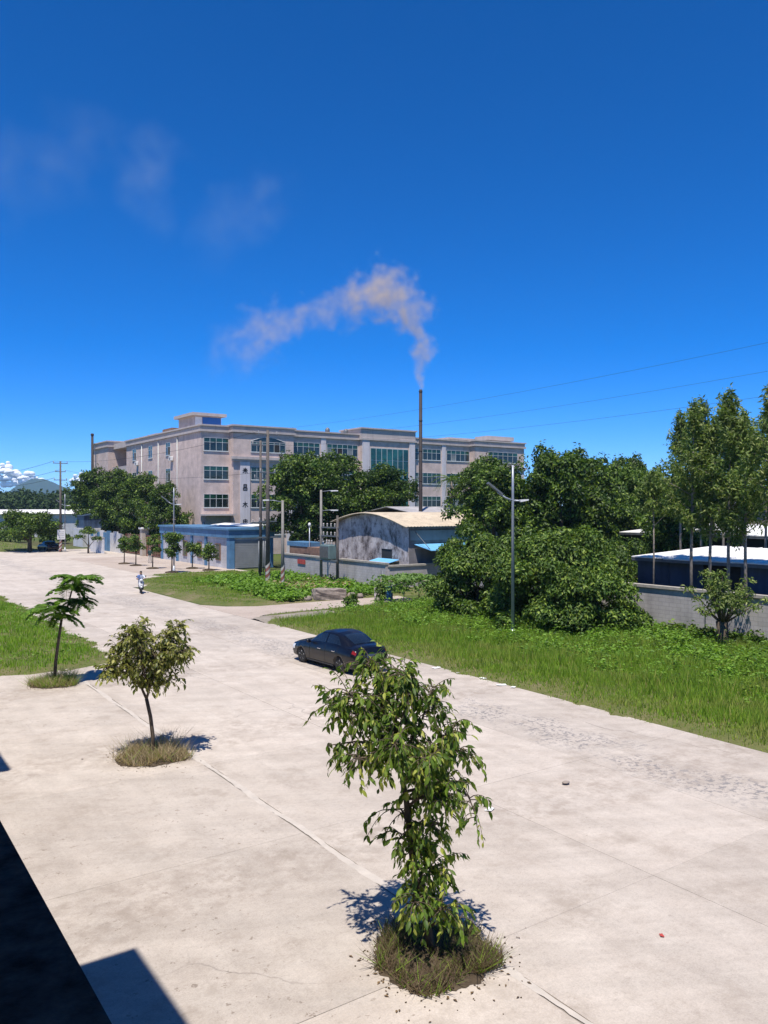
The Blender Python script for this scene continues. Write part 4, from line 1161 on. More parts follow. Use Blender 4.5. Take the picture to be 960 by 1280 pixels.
for i, (u, nn_, h, lab) in enumerate([(0.337, 35.9, 8.0, 'thin olive sapling with bare stem before the left end of the nearer white roof')]):
    dp = nn_ / (FX + RX * u)
    q = np.random.default_rng(80 + i)
    t = empty('slim_sapling', (nn_, dp * (FY + RY * u), 0), 0, lab, 'tree', 'slim saplings behind the right wall')
    lobes = [(q.uniform(-0.6, 0.6), q.uniform(-0.6, 0.6), h * q.uniform(0.74, 1.0), q.uniform(0.25, 0.45), q.uniform(0.3, 0.5)) for _ in range(14)]
    link('crown', crown_mesh('crown', lobes, 2600, 0.17, 0.07, 0.5, 0.2, q), t, M_EUC)
    mb = MB().tube([(0, 0, -0.1), (0.05, 0, h * 0.5), (0, 0, h * 0.95)], [0.06, 0.045, 0.012], 7)
    for lb in lobes[:8]: mb.tube([(0, 0, lb[2] - 0.7), lb[:3]], [0.02, 0.006], 5)
    mb.build('trunk', M_BARKL, t)
bush(38.4, 31.6, 4.6, 2.3, 9000, 38, 'dark bush between the largest bush and the shed end', M_DENSE, nl=24)
bush(41.5, 33.5, 5.0, 2.6, 9000, 39, 'dark bush behind the left end of the nearer white roof', M_DENSE, nl=24)

# stout pollarded tree in front of the right wall
t = empty('pollard_tree', (32.7, 20.6, 0), 0, 'stout pollarded tree with thick trunk before the right wall', 'tree')
q = np.random.default_rng(91)
mb = MB().tube([(0, 0, -0.1), (0.03, 0, 0.5), (0.0, 0.05, 1.25)], [0.28, 0.22, 0.26], 12)
lobes = []
for i in range(26):
    a = q.uniform(0, 6.283); e = q.uniform(0.25, 1.4); L_ = q.uniform(1.0, 2.3)
    en = Vector((math.cos(a) * math.cos(e) * L_ * 0.95, math.sin(a) * math.cos(e) * L_ * 0.95, 1.25 + math.sin(e) * L_))
    st = Vector((0.12 * math.cos(a), 0.12 * math.sin(a), 1.2))
    mb.tube([st, st.lerp(en, 0.55) + Vector((0, 0, 0.12)), en], [0.05, 0.025, 0.008], 5)
    for f in (0.7, 1.0):
        c = st.lerp(en, f); lobes.append((c.x, c.y, c.z, 0.3, 0.26))
mb.build('trunk', M_BARK, t)
link('crown', crown_mesh('crown', lobes, 2600, 0.17, 0.065, 0.3, 0.1, q), t, M_EUC)
pm_ = tag(MB().tube([(33.8, 22.2, 0), (33.8, 22.2, 1.9)], 0.035, 6).build('thin_post', M_STEEL), 'thin dark post left of the pollarded tree', 'post')

# palm near the hut
t = empty('palm_tree', (54.5, 66.0, 0), 0, 'small fan of palm fronds right of the smoke stack', 'palm')
G_(MB().tube([(0, 0, -0.1), (0.1, 0, 5), (0.15, 0, 9.2)], [0.22, 0.16, 0.13], 10), 'trunk', M_BARKL, t)
def frond_mesh(L_, droop, npin, wpin, lpin, seed):
    q = random.Random(seed)
    mb = MB(); pts = []
    for i in range(9):
        s = i / 8
        pts.append(Vector((L_ * s * (1 - 0.18 * droop * s), 0, L_ * (0.45 * s - droop * s * s))))
    mb.tube([p[:] for p in pts], [0.03 * L_ / 2 * (1 - 0.85 * i / 8) + 0.003 for i in range(9)], 5)
    for i in range(npin):
        s = 0.12 + 0.86 * i / (npin - 1)
        f = s * 8; a = pts[int(min(7, f))].lerp(pts[int(min(7, f)) + 1], f - int(min(7, f)))
        ln = lpin * (0.35 + 0.65 * math.sin(math.pi * min(0.97, 0.15 + 0.8 * s)))
        for sd in (-1, 1):
            e = a + Vector((ln * 0.45, sd * ln, -ln * q.uniform(0.1, 0.4)))
            w = Vector((wpin, 0, 0))
            mb.add([a[:], (a.lerp(e, 0.5) + w * 0.5 + Vector((0, 0, 0.01)))[:], e[:], (a.lerp(e, 0.5) - w * 0.5)[:]], [(0, 1, 2, 3)])
    return mb.mesh('frond')
pf = frond_mesh(2.6, 0.9, 26, 0.06, 0.55, 3); pf.materials.append(M_MIDLEAF)
for i in range(14):
    o = link('frond', pf, t); o.location = (0.15, 0, 9.2); o.rotation_euler = (0, random.uniform(-0.7, 0.45), i * 2.4)

# small street trees by the gatehouse forecourt
def street_tree(x, y, h, r, seed, label, mat, n=1500, clear=0.35, group='young street trees by the forecourt'):
    q = np.random.default_rng(seed)
    t = empty('street_tree', (x, y, 0), 0, label, 'tree', group)
    lobes = [(q.uniform(-1, 1) * r * 0.6, q.uniform(-1, 1) * r * 0.6, h * (clear + (1 - clear) * q.uniform(0.15, 0.95)), r * q.uniform(0.35, 0.55), r * 0.45) for _ in range(12)]
    link('crown', crown_mesh('crown', lobes, n, 0.22, 0.12, 0.3, 0.3, q), t, mat)
    mb = MB().tube([(0, 0, -0.05), (0.03, 0.02, h * 0.4), (0, 0, h * 0.85)], [0.07, 0.05, 0.02], 7)
    for lb in lobes[:6]: mb.tube([(0.02, 0.01, h * clear), lb[:3]], [0.03, 0.01], 5)
    mb.build('trunk', M_BARK, t)
    G_(MB().lathe([(0.65, 0.0), (0.62, 0.1), (0.3, 0.16), (0.05, 0.18)], 0, 0, 14), 'soil_mound', M_SOIL, t)
    return t
street_tree(27.4, 75.6, 3.9, 1.0, 101, 'largest young street tree, nearest to the grass strip', M_MIDLEAF, 2200, 0.3)
street_tree(27.6, 81.8, 3.4, 0.8, 102, 'thin young street tree with a dark standing person behind', M_MIDLEAF, 900, 0.45)
street_tree(27.5, 87.0, 3.3, 1.0, 103, 'young street tree right before the beige gate pillar', M_MIDLEAF, 1400, 0.35)
street_tree(27.3, 90.5, 3.0, 1.0, 104, 'young street tree farthest left in the forecourt row', M_DENSE, 1200, 0.4)
street_tree(31.5, 76.3, 2.6, 1.1, 105, 'reddish-green bushy tree against the gatehouse corner', M_BRIGHT, 1500, 0.3)
street_tree(31.0, 79.5, 2.5, 0.9, 106, 'pale green ball-topped tree before the middle gatehouse window', M_BRIGHT, 1100, 0.45)
# cloud-pruned tree at the far low wall
t = empty('pruned_tree', (29.6, 114.5, 0), 0, 'dark cloud-pruned tree before the far white wall', 'tree')
lobes = [(0, 0, 2.9, 1.2, 0.5), (-1.0, 0.8, 2.2, 0.8, 0.35), (1.0, -0.8, 2.0, 0.8, 0.35), (0.1, 0.2, 3.4, 0.6, 0.35)]
link('crown', crown_mesh('crown', lobes, 1200, 0.26, 0.13, 0.1, 0.2), t, M_DENSE); trunk_mb(3.2, 0.12, lobes, 7, 4).build('trunk', M_BARK, t)

# broad-leaved weeds on the grass island and along the verge
def weeds(name, n, region, label, mat, hmax, L=0.16, W=0.12, per=26):
    q = np.random.default_rng(abs(hash(name)) % 1000 if False else sum(map(ord, name)))
    Ps = []; Ds = []; Ns = []
    for i in range(n):
        x, y = region(q)
        m = int(per * q.uniform(0.5, 1.5)); h = hmax * q.uniform(0.35, 1.0); r = 0.35 * q.uniform(0.6, 1.6)
        a = q.uniform(0, 6.283, m); rr = r * np.sqrt(q.random(m))
        Ps.append(np.stack([x + rr * np.cos(a), y + rr * np.sin(a), 0.08 + h * q.uniform(0.2, 1, m) * (1 - 0.5 * (rr / r) ** 2)], -1))
        Ds.append(np.stack([np.cos(a), np.sin(a), q.uniform(-0.4, 0.5, m)], -1)); Ns.append(np.stack([0.4 * np.cos(a), 0.4 * np.sin(a), np.ones(m)], -1) + 0.4 * q.standard_normal((m, 3)))
    P = np.concatenate(Ps); s = q.uniform(0.6, 1.4, len(P))
    V, F = leaf_quads(P, np.concatenate(Ds), np.concatenate(Ns), L * s, W * s)
    return tag(link(name, fast_mesh(name, V, F), None, mat), label, 'weeds', kind='stuff')
def reg_island(q):
    while True:
        x, y = q.uniform(24.5, 35), q.uniform(47.5, 66)
        if (x - 24) + (62 - y) * 0.25 > q.uniform(0, 4): return x, y
def reg_verge(q):
    return min(34, 23.5 + 11 * q.random() ** 0.55), q.uniform(10, 41)
def reg_lawn(q):
    return q.uniform(-3, 9.5), q.uniform(34, 62)
weeds('island_weeds', 420, reg_island, 'broad-leaved creepers tangled round the poles on the island', M_WEED, 0.75, 0.24, 0.2)
weeds('verge_weeds', 1500, reg_verge, 'leafy weeds growing among the verge grass', M_WEED, 0.85, 0.16, 0.08)
weeds('verge_tall_weeds', 260, reg_verge, 'darker taller weeds scattered over the verge', M_MIDLEAF, 1.0, 0.15, 0.06)
weeds('lawn_weeds', 160, reg_lawn, 'small leafy weeds in the left lawn', M_WEED, 0.4, 0.14, 0.08)
weeds('wall_creeper', 90, lambda q: (q.uniform(33.2, 34.2), q.uniform(19.5, 24.5)), 'low creeper at the foot of the right wall', M_BRIGHT, 0.8, 0.2, 0.16)
weeds('dry_creeper', 50, lambda q: (q.uniform(28.5, 33), q.uniform(52, 57)), 'yellowed creeper leaves by the transformer poles', M_DRY, 0.7, 0.24, 0.16)

# vine covered pergola with barrels
pg = empty('vine_pergola', (32.0, 42.8, 0), 0, 'low pergola covered in a pale green leafy vine', 'pergola')
for (x, y) in ((-1.6, -1.3), (1.6, -1.3), (-1.6, 1.3), (1.6, 1.3)):
    G_(MB().tube([(x, y, -0.05), (x, y, 1.55)], 0.04, 6), 'post', M_BARKL, pg)
for y in (-1.3, 0, 1.3):
    G_(MB().tube([(-1.9, y, 1.5), (1.9, y, 1.52)], 0.03, 6), 'beam', M_BARKL, pg)
q = np.random.default_rng(120); m = 2600
P = np.stack([q.uniform(-2.1, 2.1, m), q.uniform(-1.8, 1.8, m), 1.45 + 0.3 * q.random(m)], -1); P[:, 2] += 0.16 * hfield(P[:, 0] * 2, P[:, 1] * 2)
eg = (np.abs(P[:, 0]) > 1.7) | (np.abs(P[:, 1]) > 1.4); P[eg, 2] -= q.uniform(0, 0.75, eg.sum())
V, F = leaf_quads(P, q.standard_normal((m, 3)) * [1, 1, 0.3], q.standard_normal((m, 3)) * 0.5 + [0, 0, 1], np.full(m, 0.2) * q.uniform(0.7, 1.3, m), np.full(m, 0.18))
link('vine', fast_mesh('vine', V, F), pg, mat_leaf('vine_leaf', (0.11, 0.20, 0.05), (0.20, 0.32, 0.09), 0.35))
def barrel(x, y, mat, label, r=0.29, h=0.85):
    b = empty('barrel', (x, y, 0.0), 0, label, 'barrel', 'barrels under the pergola')
    G_(MB().lathe([(r * 0.92, 0.0), (r, 0.08), (r, 0.27), (r * 1.04, 0.29), (r, 0.31), (r, 0.55), (r * 1.04, 0.57), (r, 0.59), (r, 0.78), (r * 0.92, h)], 0, 0, 18), 'drum', mat, b)
    G_(MB().lathe([(r * 0.94, h + 0.001), (r * 0.94, h + 0.03), (r * 0.8, h + 0.04)], 0, 0, 18), 'lid', mat, b)
barrel(31.6, 44.9, mat_plain('barrel_blue', (0.05, 0.22, 0.50), 0.4, 0.1, 3), 'blue plastic barrel at the driveway end')
barrel(31.0, 45.3, mat_plain('barrel_white', (0.62, 0.55, 0.52), 0.5, 0.1, 3), 'whitish barrel left of the blue barrel', 0.27, 0.8)
o = tag(MB().tube([(30.6, 44.2, 0), (30.62, 44.2, 2.1)], 0.03, 6).build('thin_stake', M_STEEL), 'thin upright stake by the barrels', 'stake')
# old concrete block and rubble at the driveway edge
mb = MB()
bm = bmesh.new(); bmesh.ops.create_cube(bm, size=1); bmesh.ops.subdivide_edges(bm, edges=list(bm.edges), cuts=4, use_grid_fill=True)
for v in bm.verts:
    v.co = Vector((v.co.x * 2.2, v.co.y * 0.9, v.co.z * 0.75)) + Vector((random.uniform(-0.05, 0.05), random.uniform(-0.05, 0.05), random.uniform(-0.05, 0.05)))
me = bpy.data.meshes.new('concrete_block'); bm.to_mesh(me); bm.free()
o = tag(link('concrete_block', me, None, M_STONE), 'weathered brown concrete block beside the driveway', 'block'); o.location = (28.2, 47.2, 0.36); o.rotation_euler = (0.02, 0.03, -0.25)
for i, (x, y, s, lab) in enumerate(((29.9, 47.0, 0.35, 'brown rubble stone right of the concrete block'), (30.5, 46.8, 0.28, 'small rubble stone close to the barrels'), (26.6, 47.3, 0.3, 'pale rubble stone left of the concrete block'))):
    mb = MB().ball((0, 0, 0), (s, s * 0.8, s * 0.7), 9, 6, 0.18)
    o = tag(mb.build('rubble_stone', M_STONE), lab, 'stone', 'rubble stones'); o.location = (x, y, s * 0.5)
bush(26.6, 41.8, 1.1, 0.5, 500, 36, 'small upright weed bush at the driveway edge', M_MIDLEAF, 0.2, 0.08, 0.05, 'roadside_shrub', 8, 'roadside shrubs')
bush(30.0, 43.5, 1.5, 0.45, 600, 37, 'feathery shrub beside the thin stake', M_MIDLEAF, 0.2, 0.06, 0.05, 'roadside_shrub', 8, 'roadside shrubs')

# ================================================================ THE THREE YOUNG TREES OF THE APRON
LEAF_T = np.array([(0, 0, 0), (0, 0.33, 0.02), (0, 0.68, 0.0), (0, 1.0, -0.10), (0.42, 0.30, 0.075), (0.40, 0.62, 0.06), (-0.42, 0.30, 0.075), (-0.40, 0.62, 0.06)], float)
LEAF_F = np.array([(0, 4, 1), (4, 5, 1), (1, 5, 2), (5, 3, 2), (0, 1, 6), (6, 1, 7), (1, 2, 7), (7, 2, 3)])
def shaped_leaves(P, D, N, L, W):
    D = unit(D); S = unit(np.cross(D, N)); U = np.cross(S, D)
    L = L[:, None, None]; W = W[:, None, None]
    V = P[:, None, :] + S[:, None, :] * (LEAF_T[None, :, 0:1] * W) + D[:, None, :] * (LEAF_T[None, :, 1:2] * L) + U[:, None, :] * (LEAF_T[None, :, 2:3] * L)
    F = (np.arange(len(P))[:, None, None] * 8 + LEAF_F[None]).reshape(-1, 3)
    return V.reshape(-1, 3), F

def twiggy(limbs, ntw, nleaf, tw_len, L, seed, mbt, droop=0.9, spread=1.0):
    """limbs: list of polylines with a weight; twigs grow near their ends and carry hanging leaves. returns P,D,N,L"""
    q = np.random.default_rng(seed)
    Ps, Ds, Ns, Ls = [], [], [], []
    for path, wgt in limbs:
        path = [Vector(p) for p in path]
        for i in range(int(ntw * wgt)):
            s = 0.15 + 0.85 * q.random() ** 0.7
            f = s * (len(path) - 1); j = min(len(path) - 2, int(f))
            st = path[j].lerp(path[j + 1], f - j)
            a = q.uniform(0, 6.283); el = q.uniform(-0.4, 1.35)
            d = Vector((math.cos(a) * math.cos(el), math.sin(a) * math.cos(el), math.sin(el)))
            ln = tw_len * q.uniform(0.5, 1.25) * spread
            pts = [st]; p = st.copy(); dd = d.copy()
            for k_ in range(5):
                dd = (dd + Vector((0.08 * q.normal(), 0.08 * q.normal(), -0.30 * droop))).normalized(); p = p + dd * ln / 5; pts.append(p.copy())
            mbt.tube(pts, [0.008, 0.007, 0.006, 0.005, 0.004, 0.003], 4, cap=False)
            m = max(3, int(nleaf * q.uniform(0.6, 1.4)))
            for k_ in range(m):
                g = 1.0 + 4.0 * (k_ + q.random()) / m
                jj = min(4, int(g)); b = pts[jj].lerp(pts[jj + 1], g - jj)
                t_ = (pts[jj + 1] - pts[jj]).normalized()
                sd = Vector((q.normal(), q.normal(), q.normal() * 0.4))
                dl = t_ * 0.7 + sd * 0.6 + Vector((0, 0, -droop * q.uniform(0.4, 1.3)))
                Ps.append(b[:]); Ds.append(dl[:]); Ns.append((q.normal() * 0.7, q.normal() * 0.7, 1.0)); Ls.append(L * q.uniform(0.45, 1.4))
    return np.array(Ps), np.array(Ds), np.array(Ns), np.array(Ls)

M_NEAR = mat_leaf('young_tree_leaf', (0.045, 0.095, 0.014), (0.19, 0.29, 0.04), 0.45, 0.5, (0.46, 0.48, 0.10))
M_OLIVE = mat_leaf('olive_tree_leaf', (0.08, 0.11, 0.022), (0.30, 0.31, 0.07), 0.42, 0.38, (0.52, 0.49, 0.18))
M_FEATHER = mat_leaf('feather_leaf', (0.08, 0.17, 0.02), (0.18, 0.32, 0.04), 0.42, 0.6)

def tree_pit(x, y, r, label, ndry, seed, green=0.2, hh=0.4, dry=None):
    q = np.random.default_rng(seed)
    t = empty('tree_pit', (x, y, 0), 0, label, 'tree pit', 'round tree pits in the concrete')
    vs_ = [(0, 0, 0.13)]; fs_ = []; sg = 110; rings = ((0.45, 0.10), (0.75, 0.06), (0.92, 0.035), (1.05, 0.006))
    for (k1, z) in rings:
        for j in range(sg):
            a = 2 * math.pi * j / sg
            w = 1 + 0.05 * math.sin(3 * a + seed) + 0.035 * math.sin(7 * a + 2 * seed) + 0.025 * math.sin(13 * a + 1) + 0.02 * math.sin(29 * a) + 0.012 * q.standard_normal() * k1
            vs_.append((r * k1 * w * math.cos(a), r * k1 * w * math.sin(a), z + (0.02 * q.random() if z > 0.02 else 0)))
    for j in range(sg):
        fs_.append((0, 1 + j, 1 + (j + 1) % sg))
        for i in range(3):
            fs_.append((1 + i * sg + j, 1 + (i + 1) * sg + j, 1 + (i + 1) * sg + (j + 1) % sg, 1 + i * sg + (j + 1) % sg))
    G_(MB().add(vs_, fs_, True), 'soil', M_SOIL, t)
    # crumbs of earth and bits of brick lying round the rim
    n = 120
    mbc = MB()
    for i in range(n):
        a = q.uniform(0, 6.283); rr = r * (0.95 + abs(q.normal()) * 0.28); s1 = q.uniform(0.005, 0.018)
        mbc.ball((rr * math.cos(a), rr * math.sin(a), s1 * 0.4), (s1, s1 * 0.8, s1 * 0.6), 5, 4, 0.2)
    tag(G_(mbc, 'earth_crumbs', M_SOIL, t), kind='stuff')
    for nm, nn, mt in (('dry_grass', ndry, dry or M_DRY), ('weed_tufts', int(ndry * green), M_GRASS)):
        n = nn; a = q.uniform(0, 6.283, n); rr = r * 1.04 * np.sqrt(q.random(n)) * (1 + 0.12 * np.sin(3 * a + seed) + 0.1 * np.sin(5 * a))
        x_, y_ = rr * np.cos(a), rr * np.sin(a)
        h = q.uniform(0.12, hh, n) * (0.5 + 0.5 * hfield(x_ * 3 + seed, y_ * 3) + 0.35).clip(0.25, 1.2); la = h * q.uniform(0.3, 1.6, n); le = q.uniform(0, 6.283, n); th = q.uniform(0, 6.283, n)
        keep_ = (hfield(x_ * 4.1 + seed, y_ * 3.7 - seed) + 0.35 * q.standard_normal(n)) > -0.38
        x_, y_, h, la, le, th = (v_[keep_] for v_ in (x_, y_, h, la, le, th)); n = len(x_)
        V = np.empty((n, 3, 3), np.float32); w = 0.008
        V[:, 0] = np.stack([x_ - w * np.cos(th), y_ - w * np.sin(th), np.full(n, 0.02)], -1); V[:, 1] = np.stack([x_ + w * np.cos(th), y_ + w * np.sin(th), np.full(n, 0.02)], -1)
        V[:, 2] = np.stack([x_ + la * np.cos(le), y_ + la * np.sin(le), 0.03 + h], -1)
        tag(link(nm, fast_mesh(nm, V.reshape(-1, 3), np.arange(3 * n).reshape(-1, 3)), t, mt), kind='stuff')
    return t
tree_pit(6.96, 8.80, 0.82, 'overgrown round tree pit at the foot of the nearest drooping tree', 4200, 3, 0.22, 0.30, M_TWIG)
tree_pit(6.75, 20.0, 0.85, 'round pit of dry straw under the olive-leaved tree', 2600, 4, 0.06, 0.55)
tree_pit(6.62, 30.2, 0.75, 'round grassy pit under the feathery sapling', 2200, 5, 0.9, 0.55)

# nearest tree: drooping leaves; x = viewer's right, y = away, z = up, metres from its foot
t1 = empty('young_tree', (6.96, 8.80, 0), -YAW, 'nearest young tree with drooping dark green leaves', 'tree', 'young trees planted on the apron')
limbs = []
tk = MB()
main = [(0, 0, -0.05), (-0.1, 0.03, 0.5), (-0.26, 0.05, 1.1), (-0.33, 0.03, 1.7), (-0.38, 0.05, 2.2), (-0.47, 0.08, 2.7), (-0.62, 0.1, 3.2), (-0.8, 0.1, 3.75)]
tk.tube(main, [0.065, 0.055, 0.05, 0.046, 0.042, 0.034, 0.024, 0.012], 9)
def limb(pts, wgt, r0=0.024):
    tk.tube(pts, [r0 * (1 - 0.75 * i / (len(pts) - 1)) for i in range(len(pts))], 6)
    limbs.append((pts, wgt))
limb([(-0.47, 0.08, 2.7), (-0.85, -0.2, 3.4), (-1.2, -0.3, 3.8)], 1.2)
limb([(-0.5, 0.08, 2.8), (-1.0, 0.25, 3.3), (-1.45, 0.3, 3.5)], 1.0)
limb([(-0.62, 0.1, 3.2), (-0.75, 0.1, 3.75), (-0.9, 0.1, 4.15)], 1.3)
limb([(-0.55, 0.1, 3.0), (-0.35, -0.1, 3.6), (-0.4, -0.2, 4.05)], 1.3)
limb([(-0.55, 0.1, 3.0), (-0.5, 0.4, 3.6), (-0.6, 0.6, 4.0)], 1.1)
limb([(-0.47, 0.08, 2.7), (-0.15, 0.15, 3.3), (0.0, 0.2, 3.75)], 1.3)
limb([(-0.42, 0.06, 2.4), (0.0, -0.1, 2.95), (0.3, -0.15, 3.3)], 1.3)
limb([(-0.42, 0.06, 2.4), (0.05, 0.2, 2.7), (0.45, 0.25, 2.85)], 1.2)
limb([(-0.42, 0.06, 2.45), (-0.5, -0.4, 3.0), (-0.55, -0.7, 3.2)], 1.3)
limb([(-0.42, 0.06, 2.45), (-0.15, -0.45, 2.9), (-0.05, -0.6, 3.0)], 1.2)
limb([(-0.47, 0.08, 2.7), (-0.6, 0.5, 3.1), (-0.7, 0.9, 3.3)], 1.0)
limb([(-0.45, 0.08, 2.6), (-0.9, -0.35, 2.9), (-1.1, -0.5, 2.95)], 0.9)
limb([(-0.5, 0.08, 2.75), (-1.05, 0.1, 3.0), (-1.5, 0.05, 2.95)], 0.35)
limb([(-0.36, 0.04, 2.1), (-0.05, -0.2, 2.4), (0.35, -0.2, 2.45)], 0.9)
limb([(-0.4, 0.04, 2.3), (0.15, 0.0, 2.45), (0.5, 0.0, 2.25), (0.6, 0.0, 1.95)], 0.5)
limb([(-0.38, 0.04, 2.2), (0.0, -0.3, 2.35), (0.3, -0.4, 2.1)], 0.6)
limb([(-0.36, 0.04, 1.9), (-0.45, 0.2, 2.0), (-0.7, 0.3, 1.95)], 0.2)
limb([(-0.33, 0.03, 1.75), (-0.2, -0.1, 1.9), (0.1, -0.1, 1.9)], 0.7)
limb([(-0.33, 0.03, 1.65), (-0.4, -0.1, 1.75), (-0.5, -0.15, 1.7)], 0.55)
limb([(-0.33, 0.03, 1.45), (-0.25, -0.1, 1.55), (-0.1, -0.15, 1.5)], 0.8)
limb([(-0.28, 0.05, 1.2), (-0.05, -0.1, 1.3), (0.25, -0.1, 1.25)], 0.7)
limb([(-0.22, 0.03, 0.9), (-0.2, -0.2, 1.15), (-0.25, -0.3, 1.2)], 0.6)
limb([(-0.15, 0.03, 0.7), (-0.2, -0.3, 0.95), (-0.3, -0.4, 0.95)], 0.7)
limb([(-0.1, 0.03, 0.5), (0.1, -0.25, 0.8), (0.1, -0.35, 0.85)], 0.7)
limb([(-0.1, 0.03, 0.4), (0.25, -0.1, 0.6), (0.4, -0.1, 0.6)], 0.4)
P, D, N, LL = twiggy(limbs, 37, 10, 0.46, 0.116, 21, tk, 1.0)
tk.build('trunk', M_BARK, t1)
order = np.argsort(P[:, 1] + 0.02 * rng.standard_normal(len(P)))
near, rest = order[:300], order[300:]
V, F = shaped_leaves(P[rest], D[rest], N[rest], LL[rest], LL[rest] * 0.36 / 0.42 * 0.5)
tag(link('foliage', fast_mesh('foliage', V, F, True), t1, M_NEAR), kind='stuff')
lv = fast_mesh('leaf', LEAF_T * [0.43, 1, 1], LEAF_F, True); lv.materials.append(M_NEAR)
Du = unit(D[near]); Su = unit(np.cross(Du, N[near])); Uu = np.cross(Su, Du)
for i, k_ in enumerate(near):
    o = link('leaf', lv, t1)
    s = float(LL[k_])
    o.matrix_local = Matrix(((Su[i, 0] * s, Du[i, 0] * s, Uu[i, 0] * s, P[k_, 0]), (Su[i, 1] * s, Du[i, 1] * s, Uu[i, 1] * s, P[k_, 1]), (Su[i, 2] * s, Du[i, 2] * s, Uu[i, 2] * s, P[k_, 2]), (0, 0, 0, 1)))

# olive-leaved tree
t2 = empty('young_tree', (6.75, 20.0, 0), -YAW, 'young tree with olive-yellow leaves in a straw-filled pit', 'tree', 'young trees planted on the apron')
limbs = []; tk = MB()
tk.tube([(0, 0, -0.05), (0.0, 0, 0.5), (-0.06, 0, 1.0), (-0.16, 0, 1.45)], [0.06, 0.05, 0.047, 0.045], 9)
limb([(-0.16, 0, 1.45), (-0.45, 0.1, 2.0), (-0.8, 0.2, 2.5), (-1.0, 0.2, 2.75)], 1.9, 0.034)
limb([(-0.16, 0, 1.45), (0.0, 0, 2.0), (0.25, 0, 2.6), (0.5, 0, 3.0)], 2.0, 0.034)
limb([(-0.1, 0, 1.6), (-0.15, -0.3, 2.3), (-0.2, -0.5, 3.0), (-0.3, -0.5, 3.4)], 2.0, 0.03)
limb([(-0.4, 0.1, 1.9), (-0.5, 0.4, 2.6), (-0.4, 0.6, 3.2)], 1.6, 0.025)
limb([(-0.05, 0, 1.9), (0.3, 0.4, 2.4), (0.7, 0.6, 2.7)], 1.6, 0.025)
limb([(0.1, 0, 2.2), (0.55, -0.3, 2.5), (0.85, -0.3, 2.75)], 1.5, 0.02)
limb([(-0.5, 0.1, 2.1), (-0.9, -0.2, 2.2), (-1.1, -0.3, 2.3)], 1.4, 0.02)
limb([(0.25, 0, 2.6), (0.45, 0.1, 3.0), (0.6, 0.1, 3.3)], 1.3, 0.02)
limb([(-0.8, 0.2, 2.5), (-0.75, 0.2, 2.9), (-0.6, 0.1, 3.1)], 1.2, 0.02)
limb([(0.0, 0, 1.8), (0.35, -0.1, 1.95), (0.6, -0.1, 1.95)], 0.5, 0.015)
limb([(-0.1, 0, 1.6), (-0.12, 0.1, 2.3), (-0.05, 0.15, 2.95)], 1.5, 0.025)
limb([(-0.1, 0, 1.7), (0.15, -0.25, 2.2), (0.15, -0.35, 2.6)], 1.0, 0.02)
P, D, N, LL = twiggy(limbs, 40, 9, 0.42, 0.12, 22, tk, 0.8)
tk.build('trunk', M_BARK, t2)
V, F = shaped_leaves(P, D, N, LL, LL * 0.48)
tag(link('foliage', fast_mesh('foliage', V, F, True), t2, M_OLIVE), kind='stuff')

# feathery sapling: flat tiers of fronds, each frond its own part
t3 = empty('young_tree', (6.62, 30.2, 0), -YAW, 'slender sapling with flat tiers of feathery green fronds', 'tree', 'young trees planted on the apron')
tk = MB()
tk.tube([(0, 0, -0.05), (0.05, 0, 0.8), (0.16, 0, 1.6), (0.26, 0, 2.3)], [0.065, 0.058, 0.05, 0.045], 9)
tk.tube([(0.26, 0, 2.3), (0.45, 0.1, 2.8), (0.6, 0.1, 3.35), (0.75, 0.1, 3.75)], [0.04, 0.034, 0.026, 0.014], 7)
tk.tube([(0.26, 0, 2.3), (0.1, -0.2, 2.6), (-0.05, -0.3, 2.75)], [0.035, 0.025, 0.014], 6)
tk.tube([(0.45, 0.1, 2.8), (0.8, 0.3, 3.0)], [0.025, 0.012], 6)
tk.build('trunk', M_BARK, t3)
fr = [frond_mesh(1.0, 0.6, 22, 0.12, 0.30, 40), frond_mesh(0.8, 0.85, 20, 0.11, 0.25, 41)]
for m_ in fr: m_.materials.append(M_FEATHER)
for (c, n, sc) in (((0.75, 0.1, 3.75), 13, 1.0), ((0.62, 0.1, 3.45), 9, 1.05), ((0.8, 0.3, 3.0), 9, 0.9), ((-0.05, -0.3, 2.75), 13, 1.05), ((0.2, -0.1, 2.5), 9, 1.0), ((0.5, 0.1, 2.9), 6, 0.9)):
    for i in range(n):
        o = link('frond', fr[i % 2], t3); o.location = (c[0], c[1], c[2] + random.uniform(-0.05, 0.05))
        o.rotation_euler = (random.uniform(-0.2, 0.2), random.uniform(-0.25, 0.4), i * 2.399 + random.uniform(-0.2, 0.2))
        s = sc * random.uniform(0.75, 1.1); o.scale = (s, s, s)

# fallen leaves and crumbs round the pits
def litter_leaves(name, cx, cy, r, n, label, seed):
    q = np.random.default_rng(seed)
    a = q.uniform(0, 6.283, n); rr = r * (0.9 + q.exponential(0.22, n))
    P = np.stack([cx + rr * np.cos(a), cy + rr * np.sin(a), np.full(n, 0.012)], -1)
    s = q.uniform(0.03, 0.08, n)
    V, F = leaf_quads(P, np.stack([np.cos(a * 7), np.sin(a * 7), 0.05 * np.ones(n)], -1), np.tile([0.05, 0.02, 1.0], (n, 1)), s, s * 0.5, 0.15)
    tag(link(name, fast_mesh(name, V, F), None, mat_leaf('fallen_leaf', (0.07, 0.045, 0.025), (0.17, 0.11, 0.055), 0.1)), label, 'leaves', kind='stuff')
litter_leaves('fallen_leaves', 6.96, 8.8, 0.95, 80, 'dry leaves fallen round the nearest tree pit', 1)
litter_leaves('fallen_leaves', 6.75, 20.0, 0.85, 60, 'dry leaves fallen round the straw-filled pit', 2)

